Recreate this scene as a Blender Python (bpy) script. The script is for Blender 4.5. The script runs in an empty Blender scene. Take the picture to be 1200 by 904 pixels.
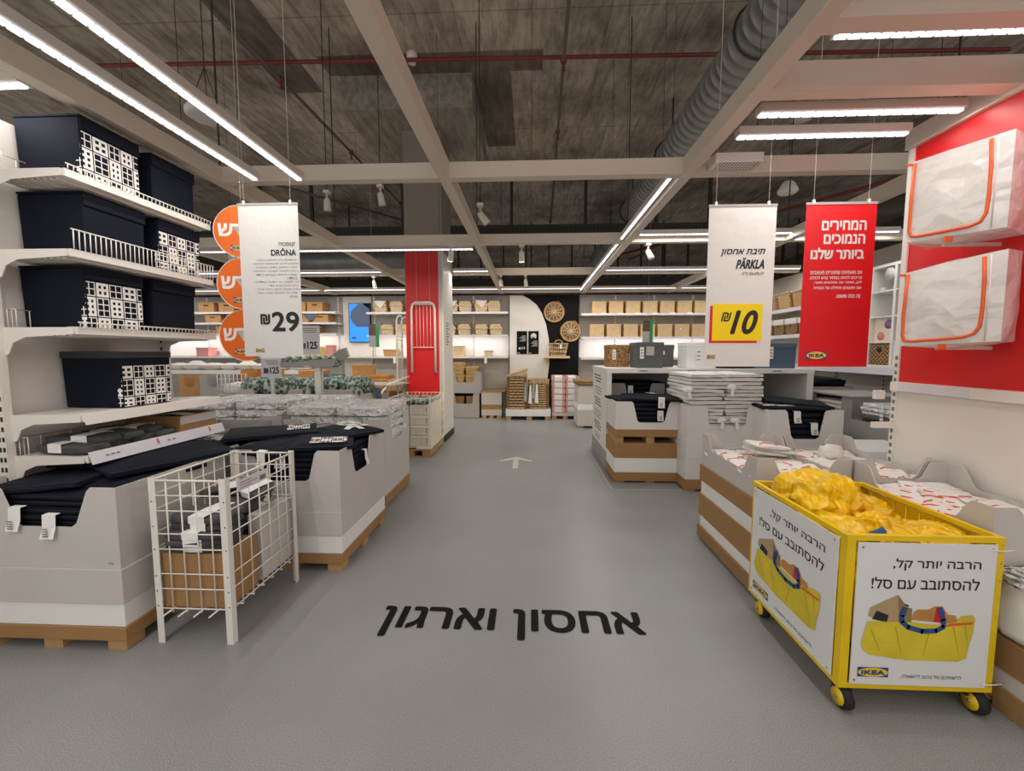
import bpy, bmesh, math, random, re
from mathutils import Vector, Matrix, noise
R = math.radians
rnd = random.Random(7)
sc = bpy.context.scene
COL = sc.collection

# ---------------------------------------------------------------- camera, world, exposure
cam_d = bpy.data.cameras.new('camera'); cam = bpy.data.objects.new('camera', cam_d); COL.objects.link(cam)
F_PX = 490.0
cam_d.sensor_width = 36; cam_d.lens = 36 * F_PX / 1200; cam_d.clip_start = .05; cam_d.clip_end = 100
cam.location = (0, 0, 1.5)
cam.rotation_euler = (R(90) - math.atan(39 / F_PX), 0, math.atan(22 / F_PX))
sc.camera = cam
sc.view_settings.view_transform = 'Standard'; sc.view_settings.look = 'None'
sc.view_settings.gamma = 1; sc.view_settings.use_curve_mapping = False
sc.view_settings.exposure = 0.12
wd = bpy.data.worlds.new('hall'); sc.world = wd; wd.use_nodes = True
wd.node_tree.nodes['Background'].inputs[0].default_value = (1.0, .97, .93, 1)
WORLD = .72
wd.node_tree.nodes['Background'].inputs[1].default_value = WORLD
LED_W = 5.6          # watts per metre of LED strip
BAND_W = 2.4         # watts per metre of shelf light
WARM = (1.0, .965, .915); COOL = (.93, .95, 1.0)

def area(loc, sx, sy, watts, color=WARM, rot=(0, 0, 0)):
    l = bpy.data.lights.new('strip_light', 'AREA'); l.shape = 'RECTANGLE'; l.size = sx; l.size_y = sy
    l.energy = watts; l.color = color
    o = bpy.data.objects.new('strip_light', l); COL.objects.link(o); o.location = loc; o.rotation_euler = rot
    return o
def spot(loc, target, watts, angle=60, color=(1, .86, .66), blend=.7):
    l = bpy.data.lights.new('spot_light', 'SPOT'); l.energy = watts; l.color = color
    l.spot_size = R(angle); l.spot_blend = blend; l.shadow_soft_size = .05
    o = bpy.data.objects.new('spot_light', l); COL.objects.link(o); o.location = loc
    o.rotation_euler = (Vector(target) - Vector(loc)).to_track_quat('-Z', 'Y').to_euler()

# ---------------------------------------------------------------- materials
def lin(h):
    h = h.lstrip('#'); c = [int(h[i:i + 2], 16) / 255 for i in (0, 2, 4)]
    return tuple(x / 12.92 if x <= .04045 else ((x + .055) / 1.055) ** 2.4 for x in c) + (1,)
MATS = {}
def M(name, h, rough=.6, metal=0, var=None, bump=None, emit=0, alpha=1, spec=.5, trans=0, coords='Object'):
    m = bpy.data.materials.new(name); m.use_nodes = True; nt = m.node_tree; b = nt.nodes['Principled BSDF']
    b.inputs['Base Color'].default_value = lin(h); b.inputs['Roughness'].default_value = rough
    b.inputs['Metallic'].default_value = metal; b.inputs['Specular IOR Level'].default_value = spec
    b.inputs['Alpha'].default_value = alpha; b.inputs['Transmission Weight'].default_value = trans
    if emit:
        b.inputs['Emission Color'].default_value = lin(h); b.inputs['Emission Strength'].default_value = emit
    if var or bump:
        tc = nt.nodes.new('ShaderNodeTexCoord')
    if var:
        n = nt.nodes.new('ShaderNodeTexNoise'); n.inputs['Scale'].default_value = var[0]; n.inputs['Detail'].default_value = 6
        nt.links.new(tc.outputs[coords], n.inputs['Vector'])
        mr = nt.nodes.new('ShaderNodeMapRange'); mr.inputs[3].default_value = 1 - var[1]; mr.inputs[4].default_value = 1 + var[1]
        mr.inputs[1].default_value = .3; mr.inputs[2].default_value = .7
        nt.links.new(n.outputs[0], mr.inputs[0])
        hs = nt.nodes.new('ShaderNodeHueSaturation'); hs.inputs['Color'].default_value = lin(h)
        nt.links.new(mr.outputs[0], hs.inputs['Value']); nt.links.new(hs.outputs[0], b.inputs['Base Color'])
    if bump:
        n2 = nt.nodes.new('ShaderNodeTexNoise'); n2.inputs['Scale'].default_value = bump[0]; n2.inputs['Detail'].default_value = 4
        nt.links.new(tc.outputs[coords], n2.inputs['Vector'])
        bp = nt.nodes.new('ShaderNodeBump'); bp.inputs['Strength'].default_value = bump[1]; bp.inputs['Distance'].default_value = bump[2] if len(bump) > 2 else .01
        nt.links.new(n2.outputs[0], bp.inputs['Height']); nt.links.new(bp.outputs[0], b.inputs['Normal'])
    MATS[name] = m
    return m
def nodes(m):
    return m.node_tree, m.node_tree.nodes['Principled BSDF']

FLOOR = M('floor_vinyl', '#979591', .36)
nt, b = nodes(FLOOR)
tc = nt.nodes.new('ShaderNodeTexCoord')
def tex(nt, kind, vec, **kw):
    n = nt.nodes.new(kind)
    for k, v in kw.items(): n.inputs[k].default_value = v
    nt.links.new(vec, n.inputs['Vector']); return n
def ramp(nt, fac, stops):
    r = nt.nodes.new('ShaderNodeValToRGB'); e = r.color_ramp.elements
    while len(e) < len(stops): e.new(.5)
    for i, (p, c) in enumerate(stops): e[i].position = p; e[i].color = c
    nt.links.new(fac, r.inputs[0]); return r
def mixc(nt, a, bcol, fac, mode='MIX'):
    x = nt.nodes.new('ShaderNodeMix'); x.data_type = 'RGBA'; x.blend_type = mode
    for sock, v in ((x.inputs[0], fac), (x.inputs[6], a), (x.inputs[7], bcol)):
        if hasattr(v, 'is_output'): nt.links.new(v, sock)
        else: sock.default_value = v
    return x.outputs[2]
sp = tex(nt, 'ShaderNodeTexNoise', tc.outputs['Object'], Scale=260, Detail=2)
bg = tex(nt, 'ShaderNodeTexNoise', tc.outputs['Object'], Scale=1.3, Detail=5)
vo = tex(nt, 'ShaderNodeTexVoronoi', tc.outputs['Object'], Scale=150)
c1 = ramp(nt, sp.outputs[0], [(.3, lin('#727474')), (.5, lin('#909191')), (.7, lin('#a9aaa9'))]).outputs[0]
c2 = ramp(nt, bg.outputs[0], [(.3, (.9, .9, .9, 1)), (.7, (1.06, 1.06, 1.05, 1))]).outputs[0]
c3 = ramp(nt, vo.outputs[0], [(.12, (.6, .6, .6, 1)), (.2, (1, 1, 1, 1))]).outputs[0]
cc = mixc(nt, mixc(nt, c1, c2, 1.0, 'MULTIPLY'), c3, .5, 'MULTIPLY')
nt.links.new(cc, b.inputs['Base Color'])
rr = nt.nodes.new('ShaderNodeMapRange'); rr.inputs[3].default_value = .3; rr.inputs[4].default_value = .46
nt.links.new(bg.outputs[0], rr.inputs[0]); nt.links.new(rr.outputs[0], b.inputs['Roughness'])

def concrete(name, dark, mid, light, board=True):
    m = M(name, mid, .9); nt, b = nodes(m); tc = nt.nodes.new('ShaderNodeTexCoord')
    n = tex(nt, 'ShaderNodeTexNoise', tc.outputs['Object'], Scale=.8, Detail=11, Roughness=.68)
    c = ramp(nt, n.outputs[0], [(.33, lin(dark)), (.5, lin(mid)), (.68, lin(light))]).outputs[0]
    mp = nt.nodes.new('ShaderNodeMapping'); mp.inputs['Scale'].default_value = (1.3, .22, 1); mp.inputs['Rotation'].default_value = (0, 0, R(32))
    nt.links.new(tc.outputs['Object'], mp.inputs['Vector'])
    s = tex(nt, 'ShaderNodeTexNoise', mp.outputs[0], Scale=9, Detail=8, Roughness=.7)
    c = mixc(nt, c, ramp(nt, s.outputs[0], [(.38, (.55, .53, .51, 1)), (.58, (1.08, 1.07, 1.06, 1))]).outputs[0], .8, 'MULTIPLY')
    if board:
        br = nt.nodes.new('ShaderNodeTexBrick'); nt.links.new(tc.outputs['Object'], br.inputs['Vector'])
        br.inputs['Scale'].default_value = 1; br.inputs['Brick Width'].default_value = .92; br.inputs['Row Height'].default_value = 2.6
        br.inputs['Mortar Size'].default_value = .012; br.offset = 0
        br.inputs['Color1'].default_value = (1, 1, 1, 1); br.inputs['Color2'].default_value = (.86, .85, .84, 1); br.inputs['Mortar'].default_value = (.55, .53, .5, 1)
        c = mixc(nt, c, br.outputs[0], .7, 'MULTIPLY')
    nt.links.new(c, b.inputs['Base Color'])
    return m
CONC = concrete('raw_concrete', '#7d7266', '#b0a497', '#d0c5b5')
CONC_D = concrete('dark_concrete', '#5b5247', '#70665a', '#877c6f', False)
CONC_S = concrete('smooth_concrete', '#8a8277', '#989084', '#a79f92', False)

COL_M = M('column_plaster', '#8b8277', .85, var=(1.5, .05))
def woven(name, dark, light, sx, sz):
    m = M(name, light, .75); nt, b = nodes(m); tc = nt.nodes.new('ShaderNodeTexCoord')
    mp = nt.nodes.new('ShaderNodeMapping'); mp.inputs['Scale'].default_value = (1, 1, 1); nt.links.new(tc.outputs['Object'], mp.inputs['Vector'])
    sep = nt.nodes.new('ShaderNodeSeparateXYZ'); nt.links.new(mp.outputs[0], sep.inputs[0])
    def sine(sock, k, ph=0):
        a = nt.nodes.new('ShaderNodeMath'); a.operation = 'MULTIPLY'; nt.links.new(sock, a.inputs[0]); a.inputs[1].default_value = k
        s = nt.nodes.new('ShaderNodeMath'); s.operation = 'SINE'; nt.links.new(a.outputs[0], s.inputs[0]); return s.outputs[0]
    ad = nt.nodes.new('ShaderNodeMath'); ad.operation = 'ADD'; nt.links.new(sep.outputs[0], ad.inputs[0]); nt.links.new(sep.outputs[1], ad.inputs[1])
    mu = nt.nodes.new('ShaderNodeMath'); mu.operation = 'MULTIPLY'; nt.links.new(sine(ad.outputs[0], sx), mu.inputs[0]); nt.links.new(sine(sep.outputs[2], sz), mu.inputs[1])
    n = tex(nt, 'ShaderNodeTexNoise', tc.outputs['Object'], Scale=14, Detail=3)
    a2 = nt.nodes.new('ShaderNodeMath'); a2.operation = 'ADD'; nt.links.new(mu.outputs[0], a2.inputs[0]); nt.links.new(n.outputs[0], a2.inputs[1])
    r = ramp(nt, a2.outputs[0], [(.0, lin(dark)), (.55, lin(light)), (1, lin(light))])
    nt.links.new(r.outputs[0], b.inputs['Base Color'])
    bp = nt.nodes.new('ShaderNodeBump'); bp.inputs['Strength'].default_value = .6; bp.inputs['Distance'].default_value = .01
    nt.links.new(mu.outputs[0], bp.inputs['Height']); nt.links.new(bp.outputs[0], b.inputs['Normal'])
    return m
WICKER = woven('wicker', '#7d5a30', '#dcb57c', 150, 150)
WICKER_L = woven('seagrass', '#b79a72', '#e0c8a2', 60, 140)
TRAYW = M('tray_backing', '#7a5429', .8, var=(30, .2))
WICKER_D = woven('dark_wicker', '#3d2a18', '#a98252', 110, 120)
BAMBOO = woven('bamboo_slats', '#b08d5e', '#d3b388', 160, 1)
def crinkle(m, scale, strength, dist, soft=.35):
    nt, b = nodes(m); tc = nt.nodes.new('ShaderNodeTexCoord')
    nz = tex(nt, 'ShaderNodeTexNoise', tc.outputs['Object'], Scale=scale * .6, Detail=2)
    mx = nt.nodes.new('ShaderNodeMix'); mx.data_type = 'VECTOR'; mx.inputs[0].default_value = .12
    nt.links.new(tc.outputs['Object'], mx.inputs[4]); nt.links.new(nz.outputs['Color'], mx.inputs[5])
    v = nt.nodes.new('ShaderNodeTexVoronoi'); v.feature = 'F1'; v.distance = 'MANHATTAN'; v.inputs['Scale'].default_value = scale; nt.links.new(mx.outputs[1], v.inputs['Vector'])
    v2 = nt.nodes.new('ShaderNodeTexVoronoi'); v2.inputs['Scale'].default_value = scale * 2.7; nt.links.new(mx.outputs[1], v2.inputs['Vector'])
    ad = nt.nodes.new('ShaderNodeMath'); ad.operation = 'MULTIPLY_ADD'; nt.links.new(v2.outputs['Distance'], ad.inputs[0]); ad.inputs[1].default_value = soft; nt.links.new(v.outputs['Distance'], ad.inputs[2])
    bp = nt.nodes.new('ShaderNodeBump'); bp.inputs['Strength'].default_value = strength; bp.inputs['Distance'].default_value = dist
    nt.links.new(ad.outputs[0], bp.inputs['Height'])
    nt.links.new(bp.outputs[0], b.inputs['Normal'])
LEOP = M('leopard_print', '#8a6238', .6); nt, b = nodes(LEOP); tc = nt.nodes.new('ShaderNodeTexCoord')
v = tex(nt, 'ShaderNodeTexVoronoi', tc.outputs['Object'], Scale=38)
nt.links.new(ramp(nt, v.outputs[0], [(.3, lin('#2b1c10')), (.42, lin('#a87b48'))]).outputs[0], b.inputs['Base Color'])
LEAFY = M('leaf_print_fabric', '#dfe2dc', .45); nt, b = nodes(LEAFY); tc = nt.nodes.new('ShaderNodeTexCoord')
v = tex(nt, 'ShaderNodeTexVoronoi', tc.outputs['Object'], Scale=22)
nt.links.new(ramp(nt, v.outputs[0], [(.25, lin('#2c4036')), (.5, lin('#56705f')), (.72, lin('#b9c2b8'))]).outputs[0], b.inputs['Base Color'])
STRIPE = M('red_striped_fabric', '#ded8d2', .6); nt, b = nodes(STRIPE); tc = nt.nodes.new('ShaderNodeTexCoord')
w = tex(nt, 'ShaderNodeTexNoise', tc.outputs['Object'], Scale=9, Detail=2)
nt.links.new(ramp(nt, w.outputs[0], [(.56, lin('#ddd8d3')), (.62, lin('#c08078')), (.68, lin('#d8d2cc'))]).outputs[0], b.inputs['Base Color'])

WHITE_M = M('white_metal', '#e6e1d8', .42)
BEAM_M = M('beam_paint', '#d9cdbc', .6)
WHITE_P = M('white_panel', '#e4dfd7', .55, var=(2, .02))
GREY_P = M('grey_panel', '#b9b3aa', .6)
SLOT = M('dark_slot', '#2c2a28', .8)
CARTON_W = M('white_carton', '#c6c1bb', .7, var=(3, .03))
CARTON_WW = M('bright_carton', '#e0dcd6', .7, var=(3, .03))
CARTON_G = M('grey_carton', '#a5a29e', .7, var=(3, .03))
CARTON_B = M('brown_carton', '#a0794d', .8, var=(4, .06))
CARTON_T = M('tan_tape_carton', '#957148', .7, var=(8, .08))
WOOD = M('pallet_wood', '#b48f60', .8, var=(18, .12))
BLACK_F = M('navy_black_fabric', '#0f1522', .8, bump=(400, .15, .002), spec=.2)
GREY_F = M('dark_grey_fabric', '#4a4a4b', .85, bump=(30, .5, .01))
GREY_L = M('lid_grey_fabric', '#3b3b3d', .8)
WHITE_F = M('white_fabric', '#e6e2dc', .7, bump=(25, .5, .01))
PRINT_W = M('white_print', '#efece6', .6)
TAG = M('paper_tag', '#efeeea', .6)
INK = M('black_ink', '#1d1c1b', .6)
INK_G = M('grey_ink', '#77736e', .6)
RED = M('red_panel', '#d4191c', .42)
RED_S = M('red_sign', '#d4141c', .5)
PAPER = M('sign_paper', '#dbd8d3', .6, bump=(7, .35, .02))
YEL_S = M('yellow_print', '#f4d400', .5)
ORANGE_S = M('orange_sign', '#ea6a14', .5)
ORANGE = M('orange_zip', '#e0602a', .5)
BLUE_L = M('logo_blue', '#17478f', .5)
YEL_L = M('logo_yellow', '#f2c81a', .5)
YELLOW = M('yellow_paint', '#eac400', .38, var=(6, .05))
YEL_BAG = M('yellow_bag_plastic', '#f6c605', .3, bump=(11, 1.0, .05), spec=.6)
YEL_PIC = M('printed_bag_yellow', '#d9c22d', .6, var=(9, .12))
BLUE_ST = M('blue_strap', '#1d4f86', .6)
PIC_BOX = M('printed_box_tan', '#b39a70', .6); PIC_BOX_D = M('printed_box_brown', '#8f7850', .6); PIC_CREASE = M('printed_crease', '#bca423', .6)
POSTER = M('poster_white', '#e3e3e2', .5)
RUBBER = M('black_rubber', '#1c1c1c', .7)
PLASTIC = M('clear_plastic_wrap', '#f6f6f2', .09, var=(34, .08), bump=(42, 1.0, .03), spec=1.0)
BAGSKIN = M('translucent_bag', '#e4dfda', .24, var=(5, .08), bump=(7, .7, .03), alpha=.86, spec=.7)
crinkle(YEL_BAG, 9, .8, .05); crinkle(PLASTIC, 14, .8, .05); crinkle(BAGSKIN, 7, .35, .03)
SILVER = M('galvanised_steel', '#9a9b9a', .45, .5, var=(4, .1))
DARKMET = M('dark_metal', '#3c3834', .6, .3)
PIPE_R = M('red_pipe', '#7c2a22', .5)
PIPE_G = M('grey_pipe', '#6b6259', .5, .3)
LED = M('led_diffuser', '#f1f1ff', .4, emit=1.6)
LAMP_ON = M('lamp_glow', '#ffe2b0', .4, emit=8)
FIX_W = M('fixture_white', '#d9d2c6', .5)
BLACK_P = M('black_panel', '#0d0c0c', .7, spec=.2)
CREAM = M('cream_panel', '#e9e6df', .6)
SCREEN = M('blue_screen', '#2a8df0', .3, emit=.55)
SCREEN_D = M('grey_screen_image', '#4b5b78', .3, emit=.25)
GREEN = M('green_card', '#178a4c', .5)
BROWNP = M('brown_photo', '#5a4030', .6, var=(30, .5))
TAN = M('tan_box', '#b98a54', .75, var=(10, .1))
TAN_O = M('orange_tan_box', '#c08845', .75, var=(10, .1))
DGREY_B = M('charcoal_box', '#5a5b59', .7)
BLUE_B = M('slate_blue_box', '#4f6274', .7)
PINKB = M('pink_box', '#d8948a', .7)
YELB = M('pale_yellow_box', '#d8cb7c', .7)
WOODL = M('light_wood', '#d9bf94', .6)
WHITEB = M('white_box', '#ecebe7', .6)
PHOTO = M('baby_photo', '#ecd6c6', .6, var=(14, .12))
PURPLE = M('purple_dot', '#8d6a94', .6)
PLANT = M('plant_green', '#6f8a66', .7)
IVORY = M('ivory_plastic', '#efe8d6', .5)
LABELP = M('price_label', '#dddbe0', .6)
REDDOT = M('red_arrow_mark', '#d23a4a', .6)
TAPE = M('floor_tape', '#a9a7a2', .5)
FLOORINK = M('floor_black_vinyl', '#121212', .7, spec=.15)
ARROW = M('floor_arrow_vinyl', '#c6c7b2', .45)

# ---------------------------------------------------------------- geometry helpers
def V(*a): return Vector(a)
class MB:
    def __init__(s): s.v = []; s.f = []; s.m = []; s.sm = []
    def add(s, vs, fs, m=0, smooth=False):
        k = len(s.v); s.v += [Vector(p) for p in vs]
        for f in fs: s.f.append([i + k for i in f]); s.m.append(m); s.sm.append(smooth)
        return s
    def box(s, x0, x1, y0, y1, z0, z1, m=0, rot=None, taper=0, jit=0):
        t = taper
        c = [(x0 + t, y0 + t, z0), (x1 - t, y0 + t, z0), (x1 - t, y1 - t, z0), (x0 + t, y1 - t, z0), (x0, y0, z1), (x1, y0, z1), (x1, y1, z1), (x0, y1, z1)]
        c = [Vector(p) for p in c]
        if rot is not None:
            ce = sum(c, Vector()) / 8; mt = rot if isinstance(rot, Matrix) else Matrix.Rotation(rot, 3, 'Z')
            c = [ce + mt @ (p - ce) for p in c]
        if jit: c = [p + Vector((rnd.uniform(-jit, jit), rnd.uniform(-jit, jit), rnd.uniform(-jit, jit))) for p in c]
        return s.add(c, [(0, 3, 2, 1), (4, 5, 6, 7), (0, 1, 5, 4), (1, 2, 6, 5), (2, 3, 7, 6), (3, 0, 4, 7)], m)
    def poly(s, pts, ext, m=0):
        n = len(pts); e = Vector(ext); a = [Vector(p) for p in pts]; bb = [p + e for p in a]
        fs = [list(range(n)), list(range(2 * n - 1, n - 1, -1))] + [(i, i + n, (i + 1) % n + n, (i + 1) % n) for i in range(n)]
        return s.add(a + bb, fs, m)
    def flat(s, pts, m=0): return s.add(pts, [list(range(len(pts)))], m)
    def tube(s, pts, r, n=8, m=0, cap=True, closed=False):
        pts = [Vector(p) for p in pts]; k = len(pts); vs = []; prev = None
        for i, p in enumerate(pts):
            if closed: d = (pts[(i + 1) % k] - pts[i - 1]).normalized()
            else: d = (pts[min(i + 1, k - 1)] - pts[max(i - 1, 0)]).normalized()
            if prev is None:
                a = d.orthogonal().normalized()
            else:
                a = (prev - d * prev.dot(d)); a = a.normalized() if a.length > 1e-5 else d.orthogonal().normalized()
            prev = a; bb = d.cross(a)
            rr = r[i] if isinstance(r, (list, tuple)) else r
            vs += [p + (a * math.cos(2 * math.pi * j / n) + bb * math.sin(2 * math.pi * j / n)) * rr for j in range(n)]
        fs = []
        for i in range(k if closed else k - 1):
            i2 = (i + 1) % k
            for j in range(n): fs.append((i * n + j, i * n + (j + 1) % n, i2 * n + (j + 1) % n, i2 * n + j))
        s.add(vs, fs, m, True)
        if cap and not closed:
            q = len(s.v) - len(vs)
            s.f.append([q + j for j in range(n - 1, -1, -1)]); s.m.append(m); s.sm.append(False)
            s.f.append([q + (k - 1) * n + j for j in range(n)]); s.m.append(m); s.sm.append(False)
        return s
    def lathe(s, prof, c=(0, 0, 0), n=20, m=0, axis='Z', sq=None):
        vs = []; fs = []; c = Vector(c)
        for (r, z) in prof:
            for j in range(n):
                t = 2 * math.pi * j / n; x, y = math.cos(t), math.sin(t)
                if sq:
                    x = math.copysign(abs(x) ** sq, x); y = math.copysign(abs(y) ** sq, y)
                p = (r * x, r * y, z)
                if axis == 'Y': p = (p[0], p[2], p[1])
                if axis == 'X': p = (p[2], p[0], p[1])
                vs.append(c + Vector(p))
        for i in range(len(prof) - 1):
            for j in range(n): fs.append((i * n + j, i * n + (j + 1) % n, (i + 1) * n + (j + 1) % n, (i + 1) * n + j))
        fs.append(list(range(n - 1, -1, -1))); fs.append([(len(prof) - 1) * n + j for j in range(n)])
        return s.add(vs, fs, m, True)
    def blob(s, c, r, nz=.2, freq=3.0, e=.6, sub=4, m=0, seed=0, crease=True, rot=0, clamp=None):
        bm = bmesh.new(); bmesh.ops.create_icosphere(bm, subdivisions=sub, radius=1)
        c = Vector(c); vs = []; mt = Matrix.Rotation(rot, 3, 'Z')
        for vv in bm.verts:
            p = vv.co.copy()
            q = Vector([math.copysign(abs(a) ** e, a) for a in p])
            o = Vector((seed * 3.1, seed * 1.7, seed * .9))
            d = noise.noise(p * freq + o)
            d2 = noise.noise(Vector((p.x * freq * 3.2, p.y * freq * 3.2, p.z * freq * .9)) + o)
            if crease: d = 1 - 2 * abs(d); d2 = .5 - abs(d2)
            q = q * (1 + nz * (d - .35) + nz * .6 * d2)
            w = c + mt @ Vector((q.x * r[0], q.y * r[1], q.z * r[2]))
            if clamp: w = Vector((min(max(w.x, clamp[0]), clamp[1]), min(max(w.y, clamp[2]), clamp[3]), max(w.z, clamp[4])))
            vs.append(w)
        bm.verts.index_update()
        s.add(vs, [[vv.index for vv in f.verts] for f in bm.faces], m, True); bm.free()
        return s
    def build(s, name, mats, parent=None, bevel=0, w=True, solid=0):
        me = bpy.data.meshes.new(name)
        off = Vector()
        if parent is not None and w:
            q = parent
            while q is not None: off += q.location; q = q.parent
        me.from_pydata([p - off for p in s.v], [], s.f)
        mats = mats if isinstance(mats, (list, tuple)) else [mats]
        for x in mats: me.materials.append(x)
        me.polygons.foreach_set('material_index', s.m); me.polygons.foreach_set('use_smooth', s.sm); me.update()
        bmn = bmesh.new(); bmn.from_mesh(me); 
        if solid is not None and not solid: pass
        bmn.to_mesh(me); bmn.free()
        o = bpy.data.objects.new(name, me); COL.objects.link(o)
        if parent is not None: o.parent = parent
        if bevel:
            md = o.modifiers.new('soft_edges', 'BEVEL'); md.width = bevel; md.segments = 2; md.limit_method = 'ANGLE'
        return o
def thing(name, label, cat, loc=(0, 0, 0), rz=0, group=None):
    o = bpy.data.objects.new(name, None); o.empty_display_size = .05; COL.objects.link(o); o.location = loc; o.rotation_euler.z = rz
    tag(o, label, cat, group); return o
def tag(o, label, cat, group=None):
    o['label'] = label; o['category'] = cat
    if group: o['group'] = group
    return o
def struct(o, label=None):
    o['kind'] = 'structure'
    if label: o['label'] = label; o['category'] = label.split()[-1]
    return o
def dup(root, loc, rz, label=None, group=None, rot=None):
    def cp(o, par):
        c = o.copy(); COL.objects.link(c); c.parent = par
        for ch in list(o.children): cp(ch, c)
        return c
    r = cp(root, None); r.location = loc; r.rotation_euler = rot if rot else (0, 0, rz)
    if label: r['label'] = label
    if group: r['group'] = group
    return r

# text --------------------------------------------------------------------------------------
def heb(s):
    r = s[::-1]
    r = re.sub(r'[A-Za-zÄÖ0-9x.:/]*[A-Za-zÄÖ0-9]', lambda m: m.group(0)[::-1], r)
    return r.translate(str.maketrans('()', ')('))
TCACHE = {}
def raw_text(s, shear=0):
    c = bpy.data.curves.new('lettering', 'FONT'); c.body = s; c.size = 1; c.shear = shear; c.resolution_u = 4
    o = bpy.data.objects.new('lettering', c); COL.objects.link(o)
    bpy.context.view_layer.update()
    me = bpy.data.meshes.new_from_object(o.evaluated_get(bpy.context.evaluated_depsgraph_get()))
    vs = [vv.co.copy() for vv in me.vertices]; fs = [list(p.vertices) for p in me.polygons]
    bpy.data.objects.remove(o); bpy.data.curves.remove(c); bpy.data.meshes.remove(me)
    return vs, fs
def glyphs(s, shear):
    k = (s, shear)
    if k not in TCACHE:
        vs, fs = raw_text(s, shear)
        if 'ת' in s:      # this letter's two overlapping outlines are filled one by one
            tv, _ = raw_text('ת', shear); kk = min(range(1, len(tv)), key=lambda i: (round(tv[i].y, 4), tv[i].x))
            for a in range(len(vs) - len(tv) + 1):
                d = vs[a] - tv[0]
                if all((vs[a + i] - tv[i] - d).length < 1e-3 for i in range(len(tv))):
                    r = range(a, a + len(tv)); fs = [f for f in fs if not any(q in r for q in f)]
                    fs += [list(range(a, a + kk)), list(range(a + kk, a + len(tv)))]
        x0 = min(p.x for p in vs); x1 = max(p.x for p in vs); y0 = min(p.y for p in vs); y1 = max(p.y for p in vs)
        TCACHE[k] = ([((p.x - x0) / (x1 - x0), (p.y - y0) / (y1 - y0)) for p in vs], fs, (x1 - x0) / (y1 - y0))
    return TCACHE[k]
def put_text(mb, s, O, U, Vv, rect, bold=0, shear=0, m=0, lift=.0012, h=None, align='R'):
    """fills the rectangle (u0,u1,v0,v1) of the plane at O spanned by U, Vv with one line of writing"""
    vs, fs, asp = glyphs(s, shear)
    O = Vector(O); U = Vector(U).normalized(); Vv = Vector(Vv).normalized(); N = U.cross(Vv) * lift
    u0, u1, v0, v1 = rect
    sh = [(0, 0)]
    if bold:
        q = bold * (v1 - v0); sh = [(q * math.cos(a), q * math.sin(a)) for a in [i * math.pi / 4 for i in range(8)]] + [(0, 0)]
    for k, (dx, dy) in enumerate(sh):
        N2 = N + N.normalized() * (.00006 * k)
        mb.add([O + N2 + U * (u0 + (u1 - u0) * a + dx) + Vv * (v0 + (v1 - v0) * c + dy) for a, c in vs], fs, m)
def text(s, O, U, Vv, rect, mat, parent, name='lettering', bold=0, shear=0, lift=.0012):
    mb = MB(); put_text(mb, s, O, U, Vv, rect, bold, shear, 0, lift); return mb.build(name, mat, parent)
def logo(O, U, Vv, u0, u1, v0, v1, parent, lift=.0012):
    mb = MB(); O = Vector(O); U = Vector(U).normalized(); Vv = Vector(Vv).normalized(); N = U.cross(Vv)
    P = lambda u, v, k: O + N * (lift * k) + U * u + Vv * v
    mb.flat([P(u0, v0, 1), P(u1, v0, 1), P(u1, v1, 1), P(u0, v1, 1)], 0)
    cu, cv, ru, rv = (u0 + u1) / 2, (v0 + v1) / 2, (u1 - u0) * .485, (v1 - v0) * .47
    mb.flat([P(cu + ru * math.cos(t), cv + rv * math.sin(t), 1.8) for t in [i * math.pi / 16 for i in range(32)]], 1)
    put_text(mb, 'IKEA', O, U, Vv, (cu - ru * .76, cu + ru * .76, cv - rv * .42, cv + rv * .42), .1, 0, 0, lift * 2.6)
    return mb.build('logo', [BLUE_L, YEL_L], parent)
XP, YP, ZP = V(1, 0, 0), V(0, 1, 0), V(0, 0, 1)

# ---------------------------------------------------------------- the setting
fl = MB().box(-13, 11, -3, 21, -.1, 0).build('floor', FLOOR); struct(fl)
CE = 5.48
struct(MB().box(-13, 11, -3, 21, CE, CE + .2).build('ceiling', CONC))
struct(MB().box(-13, 11, 20.8, 21, 0, CE).build('wall_far', CONC_D))
struct(MB().box(10.9, 11, 5, 21, 0, CE).build('wall_right_far', CONC_D)); struct(MB().box(-13, -12.9, 8, 21, 0, CE).build('wall_left_far', CONC_D))
# drop panel above the column, stained band around it
struct(MB().box(-2.75, -.85, 6.25, 8.2, 5.0, CE).build('ceiling_drop_panel', CONC_S))
mb = MB(); mb.box(-2.9, .15, 5.85, 6.24, CE - .012, CE); mb.box(-.84, -.3, 6.24, 8.4, CE - .012, CE)
struct(mb.build('ceiling_stain_patch', CONC_D))
mb = MB(); mb.box(-3.75, -3.2, 3.0, 6.6, CE - .012, CE)
struct(mb.build('ceiling_stain_patch', CONC_D))
# column
col = struct(MB().box(-2.05, -1.44, 6.84, 7.6, 3.12, CE).build('column', COL_M))
MB().box(-2.05, -1.44, 6.84, 7.6, 0, 3.12).build('column_core', GREY_P, col)
MB().box(-2.04, -1.50, 6.82, 6.84, .1, 3.12).build('red_panel', RED, col)
MB().box(-1.44, -1.425, 6.82, 7.62, .12, 3.12).build('side_panel', WHITE_P, col)
MB().box(-1.50, -1.44, 6.82, 6.84, .12, 3.12).build('panel_edge', CARTON_W, col)
MB().box(-1.44, -1.42, 6.82, 7.64, 0, .12).build('skirting', DARKMET, col)
mb = MB()
for i in range(9): mb.box(-1.4255, -1.424, 7.02, 7.02 + .15 + .2 * rnd.random(), 1.98 - i * .045, 2.0 - i * .045)
mb.build('printed_text', INK_G, col)
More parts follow.
